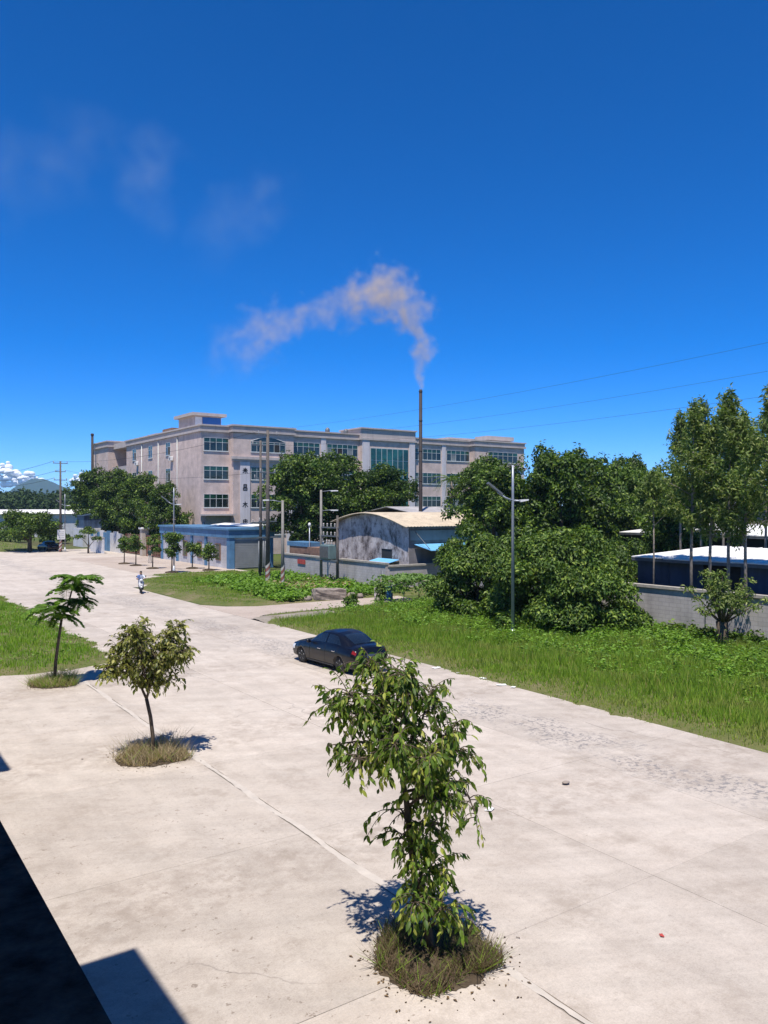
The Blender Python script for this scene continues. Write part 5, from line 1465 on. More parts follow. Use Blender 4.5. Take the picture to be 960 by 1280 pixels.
# litter on the concrete
def scrap(x, y, s, mat, label, cat='litter', rz=0.0):
    me = MB(); n = 5; vs_ = []; fs_ = []
    for i in range(n):
        for j in range(n):
            vs_.append(((i / 4 - 0.5) * s * (1 + 0.2 * random.random()), (j / 4 - 0.5) * s * 0.6 * (1 + 0.2 * random.random()), 0.008 + 0.12 * s * random.random()))
    for i in range(n - 1):
        for j in range(n - 1):
            fs_.append((i * n + j, (i + 1) * n + j, (i + 1) * n + j + 1, i * n + j + 1))
    me.add(vs_, fs_)
    o = tag(me.build('paper_scrap', mat), label, cat, 'scraps of litter'); o.location = (x, y, 0.004); o.rotation_euler = (0, 0, rz)
scrap(11.3, 12.4, 0.2, M_WHITEP, 'white paper scrap lying right of the nearest tree', rz=0.4)
scrap(10.05, 7.3, 0.08, M_REDP, 'pinkish scrap on the road right of the nearest pit', rz=1.0)
scrap(2.6, 15.7, 0.08, M_REDP, 'tiny red scrap on the left apron', rz=0.2)
for i, (y, s) in enumerate(((24.6, 0.3), (23.4, 0.18), (22.1, 0.25), (20.9, 0.3), (20.4, 0.22))):
    scrap(19.6 + 0.1 * (i % 3), y, s, M_WHITEP, ['longest pale scrap at the verge edge', 'small pale scrap at the verge edge, second from the car', 'crumpled pale scrap in the middle of the verge edge', 'white scrap near the right end of the verge edge', 'last white scrap before the right edge along the verge'][i], rz=i * 0.9)
mb = MB().ball((0, 0, 0), (0.10, 0.075, 0.035), 9, 6, 0.15)
o = tag(mb.build('loose_stone', M_STONE), 'grey stone lying alone on the open road', 'stone'); x, y = cpos(0.228, 18.2); o.location = (x, y, 0.045)

# ================================================================ VEHICLES AND PEOPLE
def car_surface():
    """half-section of a saloon: arrays over length"""
    # y, half width at sill, max half width, shoulder half width, shoulder z, roof half width, roof z, bottom z
    K = np.array([
        (2.30, 0.55, 0.58, 0.52, 0.62, 0.30, 0.64, 0.36), (2.24, 0.68, 0.72, 0.64, 0.68, 0.40, 0.72, 0.26), (2.05, 0.78, 0.82, 0.74, 0.74, 0.48, 0.80, 0.20),
        (1.60, 0.84, 0.88, 0.80, 0.83, 0.52, 0.90, 0.19), (1.15, 0.85, 0.89, 0.82, 0.90, 0.55, 0.965, 0.19), (0.92, 0.85, 0.89, 0.82, 0.925, 0.56, 1.01, 0.19),
        (0.50, 0.85, 0.895, 0.825, 0.94, 0.575, 1.25, 0.19), (0.12, 0.85, 0.895, 0.825, 0.95, 0.585, 1.41, 0.19), (-0.30, 0.85, 0.895, 0.83, 0.96, 0.59, 1.45, 0.19),
        (-0.75, 0.85, 0.895, 0.83, 0.97, 0.58, 1.43, 0.19), (-1.10, 0.85, 0.895, 0.82, 0.98, 0.565, 1.345, 0.19), (-1.50, 0.85, 0.89, 0.80, 0.985, 0.55, 1.18, 0.19),
        (-1.78, 0.84, 0.875, 0.775, 0.985, 0.53, 1.055, 0.20), (-2.02, 0.82, 0.85, 0.74, 0.97, 0.50, 1.03, 0.21), (-2.17, 0.78, 0.81, 0.70, 0.92, 0.46, 0.98, 0.24), (-2.25, 0.68, 0.72, 0.62, 0.80, 0.40, 0.84, 0.30), (-2.29, 0.55, 0.58, 0.5, 0.62, 0.3, 0.64, 0.36)])
    return K[::-1]
CK = car_surface()
def car_pt(y, v):
    """v: 0 bottom centre .. 1 roof centre"""
    c = [np.interp(y, CK[:, 0], CK[:, i]) for i in range(1, 8)]
    ws, wm, wsh, zsh, wr, zr, zb = c
    pts = [(0, zb), (ws * 0.9, zb), (ws, zb + 0.08), (wm, zb + (zsh - zb) * 0.42), (wm * 0.995, zb + (zsh - zb) * 0.72), (wsh, zsh), (wr + (wsh - wr) * 0.08, zsh + (zr - zsh) * 0.93), (wr * 0.82, zr + 0.012), (0, zr + 0.035)]
    vv = np.array([0, 0.12, 0.17, 0.30, 0.42, 0.52, 0.72, 0.80, 1.0])
    return np.interp(v, vv, [p[0] for p in pts]), np.interp(v, vv, [p[1] for p in pts])
def car_patch(v0, v1, y0, y1, side, off=0.008, nv=6, ny=12, taper=None):
    vs_ = []; fs_ = []
    def pt(y, v):
        x, z = car_pt(y, v); return Vector((x, y, z))
    for a in range(ny + 1):
        for b in range(nv + 1):
            v = v0 + (v1 - v0) * b / nv
            ya, yb = (y0, y1) if taper is None else (y0 + taper[0] * b / nv, y1 + taper[1] * b / nv)
            y = ya + (yb - ya) * a / ny
            p = pt(y, v); n = (pt(y + 0.02, v) - pt(y - 0.02, v)).cross(pt(y, min(1, v + 0.01)) - pt(y, v - 0.01))
            n = n.normalized() if n.length > 1e-9 else Vector((0, 0, 1))
            if n.x < -0.001 or (abs(n.x) < 0.05 and n.z < 0): n = -n
            p = p + n * off
            vs_.append((p.x * side, p.y, p.z))
    for a in range(ny):
        for b in range(nv):
            q = a * (nv + 1) + b
            fs_.append((q, q + nv + 1, q + nv + 2, q + 1))
    return MB().add(vs_, fs_, True)
def top_patch(y0, y1, wid, off=0.008, n=8):
    """windscreen-type patch across the roof centreline"""
    vs_ = []; fs_ = []
    for a in range(n + 1):
        y = y0 + (y1 - y0) * a / n
        for b in range(-n, n + 1):
            v = 1.0 - abs(b) / n * (1.0 - wid)
            x, z = car_pt(y, v); x2, z2 = car_pt(y + 0.05, v); x3, z3 = car_pt(y - 0.05, v)
            nn = Vector((0, -(z2 - z3), 0.1)).normalized()
            vs_.append((math.copysign(x, b) if b else 0.0, y + nn.y * off, z + nn.z * off))
    m = 2 * n + 1
    for a in range(n):
        for b in range(m - 1):
            fs_.append((a * m + b, a * m + b + 1, (a + 1) * m + b + 1, (a + 1) * m + b))
    return MB().add(vs_, fs_, True)

k = NT('car_paint'); k.b.inputs['Base Color'].default_value = (0.004, 0.004, 0.006, 1); k.b.inputs['Roughness'].default_value = 0.3
k.b.inputs['Metallic'].default_value = 0.0; k.b.inputs['Coat Weight'].default_value = 0.3; k.b.inputs['Specular IOR Level'].default_value = 0.35; k.b.inputs['Coat Roughness'].default_value = 0.04
M_PAINT = k.m
M_CARGLASS = mat_glass('car_glass', (0.010, 0.016, 0.026), 0.03)
M_TYRE = mat_plain('tyre_rubber', (0.018, 0.018, 0.018), 0.9, 0.2, 8)
M_RIM = mat_plain('alloy_rim', (0.62, 0.62, 0.63), 0.35, 0.06, 6, metal=0.1)
M_RIM2 = mat_plain('rim_dish_grey', (0.33, 0.33, 0.34), 0.4, 0.1, 6)
M_CHROME = mat_plain('chrome', (0.7, 0.7, 0.7), 0.15, 0.03, 6, metal=1.0)
M_TAIL = mat_plain('tail_lamp', (0.22, 0.012, 0.010), 0.2, 0.1, 6)
M_HEADL = mat_plain('head_lamp', (0.6, 0.62, 0.65), 0.12, 0.05, 6)

def bake(o, mods_done=True):
    dg = bpy.context.evaluated_depsgraph_get()
    me = bpy.data.meshes.new_from_object(o.evaluated_get(dg))
    o.modifiers.clear(); o.data = me
    return o

def make_car(loc, rz, label):
    car = empty('parked_car', loc, rz, label, 'car', 'dark saloon cars')
    ys = np.unique(np.concatenate([np.linspace(-2.29, 2.30, 62), CK[:, 0]])); vv = np.concatenate([np.linspace(0, 0.52, 15), np.linspace(0.55, 0.72, 5), np.linspace(0.75, 1.0, 7)])
    mb = MB(); vs_ = []; fs_ = []
    m = len(vv)
    for sd in (1, -1):
        b0 = len(vs_)
        for y in ys:
            for v in vv:
                x, z = car_pt(y, v); vs_.append((x * sd, y, z))
        for a in range(len(ys) - 1):
            for b in range(m - 1):
                q = b0 + a * m + b
                fs_.append((q, q + m, q + m + 1, q + 1))
        fs_.append(tuple(b0 + b for b in range(m))); fs_.append(tuple(b0 + (len(ys) - 1) * m + b for b in range(m)))
    mb.add(vs_, fs_, True)
    body = G_(mb, 'body', M_PAINT, None)
    bm = bmesh.new(); bm.from_mesh(body.data); bmesh.ops.remove_doubles(bm, verts=bm.verts, dist=0.0008); bmesh.ops.recalc_face_normals(bm, faces=bm.faces); bm.to_mesh(body.data); bm.free()
    body.parent = None
    cut = MB()
    for y in (1.37, -1.30):
        cut.lathe([(0.345, -1.2), (0.345, -0.6)], y, 0.315, 28, axis='x'); cut.lathe([(0.345, 0.6), (0.345, 1.2)], y, 0.315, 28, axis='x')
    cutter = cut.build('arch_cutter', M_TYRE)
    bo = body.modifiers.new('arch', 'BOOLEAN'); bo.operation = 'DIFFERENCE'; bo.object = cutter; bo.solver = 'EXACT'
    bpy.context.view_layer.update()
    bake(body)
    bpy.data.objects.remove(cutter, do_unlink=True)
    body.parent = car
    for sd in (1, -1):
        G_(car_patch(0.555, 0.70, -0.32, 0.70, sd, taper=(0, -0.52)), 'side_window', M_CARGLASS, car)
        G_(car_patch(0.555, 0.70, -1.35, -0.40, sd, taper=(0.36, 0)), 'side_window', M_CARGLASS, car)
        for y in (0.02, -0.95):
            hb = MB(); x, z = car_pt(y, 0.435); hb.bbox(x * sd - 0.012, x * sd + 0.03 * sd if sd > 0 else x * sd + 0.012, y - 0.1, y + 0.1, z - 0.015, z + 0.018, 0.006) if sd > 0 else hb.bbox(x * sd - 0.03, x * sd + 0.012, y - 0.1, y + 0.1, z - 0.015, z + 0.018, 0.006)
            G_(hb, 'door_handle', M_CHROME, car)
        mi = MB().ball((0.98 * sd, 0.62, 1.0), (0.11, 0.06, 0.075), 10, 7)
        mr = G_(mi, 'wing_mirror', M_PAINT, car)
        G_(MB().tube([(0.84 * sd, 0.64, 0.96), (0.95 * sd, 0.63, 0.98)], 0.025, 6), 'mirror_stalk', M_BLACK, mr)
        G_(car_patch(0.455, 0.508, -2.20, -2.04, sd, 0.006), 'tail_lamp', M_TAIL, car)
        G_(car_patch(0.36, 0.48, 1.85, 2.2, sd, 0.012), 'headlight', M_HEADL, car)
        sl = MB(); x, z = car_pt(0, 0.17); sl.box(min(x * sd, x * sd - 0.05 * sd), max(x * sd, x * sd - 0.05 * sd), -0.9, 0.95, 0.2, 0.26); G_(sl, 'sill', M_BLACK, car)
        for y in (0.72, -0.36, -1.2):       # door shut lines
            pts = []
            for v in np.linspace(0.19, 0.52, 10):
                x, z = car_pt(y, v); pts.append((x * sd + 0.002 * sd, y, z))
            G_(MB().tube(pts, 0.005, 4), 'door_gap', M_BLACK, car)
    G_(top_patch(0.16, 0.88, 0.815), 'windscreen', M_CARGLASS, car)
    G_(top_patch(-1.72, -1.02, 0.815), 'rear_window', M_CARGLASS, car)
    G_(MB().box(-0.26, 0.26, -2.31, -2.285, 0.66, 0.78), 'number_plate', M_BLUEMETAL, car)
    G_(MB().box(-0.42, 0.42, -2.235, -2.20, 0.83, 0.855), 'chrome_strip', M_CHROME, car)
    G_(MB().box(-0.45, 0.45, 2.27, 2.31, 0.42, 0.56), 'grille', M_BLACK, car)
    for y in (1.37, -1.30):
        for sd in (1, -1):
            w = G_(MB().lathe([(0.20, 0.62 * sd), (0.29, 0.62 * sd), (0.315, 0.66 * sd), (0.315, 0.80 * sd), (0.29, 0.835 * sd), (0.215, 0.835 * sd)], y, 0.315, 28, axis='x'), 'wheel', M_TYRE, car)
            rm = MB().lathe([(0.21, 0.70 * sd), (0.212, 0.832 * sd), (0.195, 0.832 * sd), (0.19, 0.77 * sd)], y, 0.315, 28, axis='x')
            G_(rm, 'rim', M_RIM, w)
            G_(MB().lathe([(0.205, 0.782 * sd), (0.19, 0.80 * sd), (0.06, 0.80 * sd), (0.05, 0.785 * sd)], y, 0.315, 24, axis='x'), 'rim_dish', M_RIM2, w)
            for s in range(5):
                a = 2 * math.pi * s / 5 + 0.3
                sp_ = MB().tube([(0.80 * sd, y + 0.03 * math.cos(a), 0.315 + 0.03 * math.sin(a)), (0.815 * sd, y + 0.195 * math.cos(a), 0.315 + 0.195 * math.sin(a))], [0.032, 0.026], 6)
                G_(sp_, 'spoke', M_RIM, w)
            G_(MB().lathe([(0.05, 0.79 * sd), (0.045, 0.83 * sd), (0.02, 0.835 * sd)], y, 0.315, 12, axis='x'), 'hub', M_RIM, w)
    G_(MB().box(-0.62, 0.62, -1.9, 1.9, 0.16, 0.30), 'underbody', M_BLACK, car)
    return car
car = make_car((16.75, 27.35, 0.0), 0.06, 'black saloon car parked on the road, seen from its left rear')
far_car = copy_tree(car)
far_car.location = (26.4, 124.2, 0.0); far_car.rotation_euler = (0, 0, 0.15)
far_car['label'] = 'dark car parked far away under the low shade tree'
far_car.name = 'parked_car'

# people -----------------------------------------------------------------------------------------------
def make_person(name, loc, rz, label, joints, bones, radii, mats, hair_c, hair_mat, zone):
    """one skinned body; zone(x,y,z) -> material index"""
    bm = bmesh.new(); sl = bm.verts.layers.skin.verify()
    vm = {}
    for j, p in joints.items():
        v = bm.verts.new(p); vm[j] = v; v[sl].radius = (radii[j], radii[j] * (0.8 if j in ('chest', 'belly') else 1))
        v[sl].use_root = (j == 'pelvis')
    for a, b in bones: bm.edges.new((vm[a], vm[b]))
    me = bpy.data.meshes.new('body'); bm.to_mesh(me); bm.free()
    o = bpy.data.objects.new('body', me); C.objects.link(o)
    o.modifiers.new('skin', 'SKIN').use_smooth_shade = True
    s = o.modifiers.new('sub', 'SUBSURF'); s.levels = 2; s.render_levels = 2
    bpy.context.view_layer.update()
    bake(o)
    o.data.materials.clear()
    for m_ in mats: o.data.materials.append(m_)
    for p in o.data.polygons: p.material_index = zone(*p.center); p.use_smooth = True
    pr = empty(name, loc, rz, label, 'person')
    o.parent = pr
    h = joints['head']
    G_(MB().ball((h[0], h[1] - 0.02, h[2] + 0.035), (0.092, 0.105, 0.10), 12, 8), 'hair', hair_mat, pr)
    return pr
M_SKIN = mat_plain('skin', (0.42, 0.25, 0.17), 0.6, 0.06, 10)
M_HAIR = mat_plain('black_hair', (0.012, 0.010, 0.010), 0.6, 0.2, 20)
M_SHIRT = mat_plain('blue_white_shirt', (0.16, 0.24, 0.48), 0.85, 0.7, 12)
M_PALESH = mat_plain('pale_shirt', (0.62, 0.66, 0.75), 0.85, 0.15, 12)
M_TROU = mat_plain('dark_trousers', (0.05, 0.055, 0.075), 0.9, 0.2, 8)
M_TEAL = mat_plain('dark_teal_shirt', (0.02, 0.045, 0.045), 0.9, 0.2, 8)
M_LIGHTTR = mat_plain('light_trousers', (0.45, 0.43, 0.40), 0.9, 0.1, 8)

# rider: local +y is the riding direction
J = {'pelvis': (0, -0.22, 0.80), 'belly': (0, -0.20, 0.96), 'chest': (0, -0.14, 1.18), 'neck': (0, -0.10, 1.36), 'head': (0, -0.06, 1.50), 'crown': (0, -0.06, 1.58),
     'ls': (0.18, -0.12, 1.29), 'le': (0.30, 0.05, 1.08), 'lw': (0.29, 0.30, 1.06), 'lh': (0.27, 0.37, 1.06), 'rs': (-0.18, -0.12, 1.29), 're': (-0.30, 0.05, 1.08), 'rw': (-0.29, 0.30, 1.06), 'rh': (-0.27, 0.37, 1.06),
     'lk': (0.16, 0.22, 0.72), 'la': (0.13, 0.20, 0.36), 'lt': (0.13, 0.34, 0.33), 'rk': (-0.16, 0.22, 0.72), 'ra': (-0.13, 0.20, 0.36), 'rt': (-0.13, 0.34, 0.33), 'lp': (0.11, -0.18, 0.78), 'rp': (-0.11, -0.18, 0.78)}
Bn = [('pelvis', 'belly'), ('belly', 'chest'), ('chest', 'neck'), ('neck', 'head'), ('head', 'crown'), ('chest', 'ls'), ('ls', 'le'), ('le', 'lw'), ('lw', 'lh'), ('chest', 'rs'), ('rs', 're'), ('re', 'rw'), ('rw', 'rh'),
      ('pelvis', 'lp'), ('lp', 'lk'), ('lk', 'la'), ('la', 'lt'), ('pelvis', 'rp'), ('rp', 'rk'), ('rk', 'ra'), ('ra', 'rt')]
R_ = {'pelvis': 0.15, 'belly': 0.15, 'chest': 0.17, 'neck': 0.06, 'head': 0.105, 'crown': 0.07, 'ls': 0.075, 'le': 0.05, 'lw': 0.038, 'lh': 0.045, 'rs': 0.075, 're': 0.05, 'rw': 0.038, 'rh': 0.045,
      'lk': 0.07, 'la': 0.045, 'lt': 0.045, 'rk': 0.07, 'ra': 0.045, 'rt': 0.045, 'lp': 0.10, 'rp': 0.10}
def zone_r(x, y, z):
    if z > 1.35: return 0
    if abs(x) > 0.2 and y > 0.07: return 0
    if z > 0.86: return 2 if x < 0.02 else 1
    if z < 0.40: return 4
    return 3
SC_POS, SC_ROT = (19.0, 58.9, 0.0), math.pi - 0.25
rider = make_person('person', SC_POS, SC_ROT, 'person in a blue and white shirt riding the scooter', J, Bn, R_, [M_SKIN, M_SHIRT, M_PALESH, M_TROU, M_BLACK], None, M_HAIR, zone_r)
G_(MB().ball((0, 0.05, 1.49), (0.018, 0.02, 0.025)), 'nose', M_SKIN, rider)
# scooter
M_SILVER = mat_plain('silver_plastic', (0.62, 0.63, 0.63), 0.35, 0.05, 6)
sc = empty('motor_scooter', SC_POS, SC_ROT, 'silver-white scooter being ridden towards the viewer', 'scooter')
for y in (0.62, -0.62):
    w = G_(MB().lathe([(0.14, -0.05), (0.22, -0.055), (0.245, -0.03), (0.245, 0.03), (0.22, 0.055), (0.14, 0.05)], y, 0.245, 22, axis='x'), 'wheel', M_TYRE, sc)
    G_(MB().lathe([(0.145, -0.03), (0.145, 0.03), (0.04, 0.045)], y, 0.245, 16, axis='x'), 'rim', M_RIM, w)
mb = MB()   # leg shield, widest at the middle
prof = [(0.08, 0.42), (0.17, 0.52), (0.20, 0.68), (0.19, 0.84), (0.12, 0.98), (0.06, 1.0)]
vs_ = []; fs_ = []
for (w_, z) in prof:
    for i in range(9):
        s = i / 8 * 2 - 1
        vs_.append((w_ * s, 0.52 - 0.12 * s * s - (z - 0.42) * 0.28, z))
for a in range(len(prof) - 1):
    for b in range(8):
        fs_.append((a * 9 + b, a * 9 + b + 1, (a + 1) * 9 + b + 1, (a + 1) * 9 + b))
mb.add(vs_, fs_, True)
o = G_(mb, 'leg_shield', M_SILVER, sc); sd = o.modifiers.new('thickness', 'SOLIDIFY'); sd.thickness = 0.04
G_(MB().ball((0, 0.64, 0.50), (0.08, 0.24, 0.08), 12, 8), 'front_mudguard', M_SILVER, sc)
G_(MB().tube([(0, 0.62, 0.25), (0, 0.45, 0.7), (0, 0.36, 1.0)], [0.035, 0.035, 0.03], 8), 'steering_column', M_STEEL, sc)
hb = G_(MB().tube([(-0.33, 0.33, 1.06), (-0.15, 0.40, 1.04), (0, 0.40, 1.02), (0.15, 0.40, 1.04), (0.33, 0.33, 1.06)], 0.02, 8), 'handlebar', M_BLACK, sc)
G_(MB().ball((0, 0.43, 0.98), (0.13, 0.09, 0.09), 12, 8), 'headlight_cowl', M_SILVER, sc)
G_(MB().ball((0, 0.50, 0.98), (0.075, 0.03, 0.06), 10, 7), 'headlight', M_HEADL, sc)
for sd_ in (-1, 1):
    G_(MB().tube([(0.2 * sd_, 0.38, 1.05), (0.3 * sd_, 0.36, 1.22)], 0.008, 5).ball((0.31 * sd_, 0.36, 1.27), (0.06, 0.02, 0.045), 8, 6), 'mirror', M_BLACK, hb)
G_(MB().bbox(-0.15, 0.15, -0.2, 0.38, 0.27, 0.33, 0.02), 'footboard', M_BLACK, sc)
G_(MB().ball((0, -0.42, 0.52), (0.17, 0.42, 0.2), 14, 9), 'rear_body', M_SILVER, sc)
G_(MB().bbox(-0.15, 0.15, -0.75, -0.02, 0.66, 0.75, 0.04), 'seat', M_BLACK, sc)
G_(MB().bbox(-0.09, 0.09, 0.50, 0.515, 0.60, 0.72, 0.004), 'front_plate', M_WHITEP, sc)

# standing person by the forecourt trees
J2 = {'pelvis': (0, 0, 0.92), 'belly': (0, 0, 1.06), 'chest': (0, 0, 1.27), 'neck': (0, 0, 1.46), 'head': (0, 0.02, 1.60), 'crown': (0, 0.02, 1.67),
      'ls': (0.18, 0, 1.38), 'le': (0.24, -0.03, 1.10), 'lw': (0.25, 0.06, 0.86), 'lh': (0.25, 0.08, 0.78), 'rs': (-0.18, 0, 1.38), 're': (-0.24, 0.0, 1.10), 'rw': (-0.24, 0.12, 0.88), 'rh': (-0.24, 0.15, 0.80),
      'lp': (0.1, 0, 0.88), 'lk': (0.11, 0.05, 0.48), 'la': (0.11, 0.0, 0.08), 'lt': (0.12, 0.14, 0.04), 'rp': (-0.1, 0, 0.88), 'rk': (-0.11, -0.02, 0.48), 'ra': (-0.12, -0.12, 0.08), 'rt': (-0.13, 0.02, 0.04)}
def zone_s(x, y, z):
    if z > 1.46 or (abs(x) > 0.19 and z < 1.05): return 0
    if z > 0.86: return 1
    if z < 0.1: return 3
    return 2
sp_ = make_person('person', (30.2, 90.4, 0.0), 2.6, 'person in a dark shirt and light trousers standing by the forecourt trees', J2, Bn, R_, [M_SKIN, M_TEAL, M_LIGHTTR, M_BLACK], None, M_HAIR, zone_s)

# ================================================================ FAR BACKGROUND
# far warehouse with white roof, hut and wood at the left edge
wh = empty('far_warehouse', (38, 192, 0), 0, 'far low warehouse with long white roof at the left edge', 'warehouse')
G_(MB().box(-16, 11, -6, 6, -0.05, 5.0), 'wall', M_WHITERENDER, wh)
G_(MB().prism([(-6.6, 5.01), (0, 5.95), (6.6, 5.01)], -17, 12, 'x'), 'roof', M_WHITEROOF, wh)
hd = empty('small_hut', (20.6, 158, 0), 0, 'small brown hut with pale teal roof at the left edge', 'hut')
G_(MB().box(-4, 2.2, -2, 2, -0.05, 2.7), 'wall', M_BRICKRED, hd)
G_(MB().prism([(-2.6, 2.71), (0, 3.3), (2.6, 2.71)], -4.5, 2.7, 'x'), 'roof', mat_plain('teal_sheet', (0.22, 0.42, 0.42), 0.5, 0.1, 1), hd)
bush(27.5, 160, 3.0, 3.4, 2500, 61, 'dark hedge bush beyond the shade tree', M_DENSE, 0.5, 0.3, 0.05, 'hedge_bush', 20, 'far hedge bushes')
bush(32.8, 150, 3.4, 2.6, 2200, 62, 'dark hedge bush right of the far warehouse front', M_DENSE, 0.5, 0.3, 0.05, 'hedge_bush', 18, 'far hedge bushes')
bush(22.0, 172, 3.4, 4.0, 2500, 63, 'dark hedge bush at the left picture edge', M_DENSE, 0.5, 0.3, 0.05, 'hedge_bush', 20, 'far hedge bushes')
q = np.random.default_rng(140)
lobes = []
for i in range(150):
    u = q.uniform(-0.62, -0.30); dp = q.uniform(300, 380); x, y = cpos(u, dp)
    h = q.uniform(9, 14) * dp / 340; r = q.uniform(4, 7)
    lobes += [(x, y, h - r * 0.7, r, r * 0.8), (x + q.uniform(-3, 3), y, h * 0.45, r, h * 0.45)]
tag(link('far_wood', crown_mesh('far_wood', lobes, 40000, 1.7, 1.0, 0.2, 0.6, q), None, mat_leaf('far_wood_leaf', (0.016, 0.036, 0.010), (0.04, 0.075, 0.016), 0.15, 0.8)), 'distant belt of woodland below the blue mountain', 'woodland', kind='stuff')

# mountain
def ridge(px, py):
    out = np.zeros_like(px)
    for (cx, cy, h, w, asp, an) in MPEAKS:
        dx, dy = px - cx, py - cy; c_, s_ = math.cos(an), math.sin(an)
        a = (dx * c_ + dy * s_) / w; b = (-dx * s_ + dy * c_) / (w * asp)
        out = np.maximum(out, h * np.maximum(0, 1 - np.sqrt(a * a + b * b + 0.02)) ** 0.9)
    n = np.sin(px * 0.013 + 1) * np.cos(py * 0.011) + 0.5 * np.sin(px * 0.031 + py * 0.027) + 0.3 * np.sin(px * 0.07 - py * 0.05)
    return out * (1 + 0.06 * n)
MPEAKS = []
for (u, dp, h, w) in ((-0.429, 4000, 184, 190), (-0.418, 4050, 168, 170), (-0.40, 4050, 130, 230), (-0.452, 4100, 88, 220), (-0.33, 4300, 110, 500), (-0.52, 4200, 50, 500), (-0.25, 4500, 70, 600)):
    x, y = cpos(u, dp); MPEAKS.append((x, y, h, w, 1.5, 0.9))
xs = np.linspace(-600, 3200, 150); ysm = np.linspace(3300, 5600, 110)
X, Y = np.meshgrid(xs, ysm, indexing='ij'); Z = ridge(X, Y) - 4
I = np.arange(X.size).reshape(X.shape)
F = np.stack([I[:-1, :-1], I[1:, :-1], I[1:, 1:], I[:-1, 1:]], -1).reshape(-1, 4)
mo = link('mountain', fast_mesh('mountain', np.stack([X, Y, Z], -1).reshape(-1, 3), F, True), None, mat_ground('hazed_mountain_forest', [(0.018, 0.035, 0.020), (0.025, 0.048, 0.026), (0.035, 0.06, 0.034)], 0.01))  # forest green turned bluish dark, part of the distance haze put into the colour
tag(mo, kind='structure')

# small cumulus clouds low over the mountain, far outside the haze
M_CLOUD = mat_plain('cloud_white', (0.86, 0.87, 0.89), 1.0, 0.03, 0.01, spec=0.0)
def cloud(u, z, w, h, seed, label):
    q = random.Random(seed); D_ = 9000
    mb = MB(); x, y = cpos(u, D_)
    for i in range(46):
        s = q.gauss(0, 0.36); t_ = abs(q.gauss(0, 0.42)) * max(0.15, 1 - abs(s) * 0.9)
        c = (s * w, q.uniform(-0.25, 0.25) * w, t_ * h)
        r = w * q.uniform(0.07, 0.17)
        mb.ball(c, (r, r, r * 0.75), 14, 9, 0.05)
    o = mb.build('cloud', M_CLOUD); o.location = (x, y, z); o.rotation_euler = (0, 0, -YAW)
    tag(o, label, 'cloud', 'low cumulus clouds')
cloud(-0.478, 330, 330, 210, 1, 'bright cumulus cloud at the left picture edge')
cloud(-0.446, 270, 280, 170, 2, 'white cumulus cloud just left of the mountain top')
cloud(-0.376, 290, 200, 130, 3, 'small white cloud between the far trees right of the mountain')

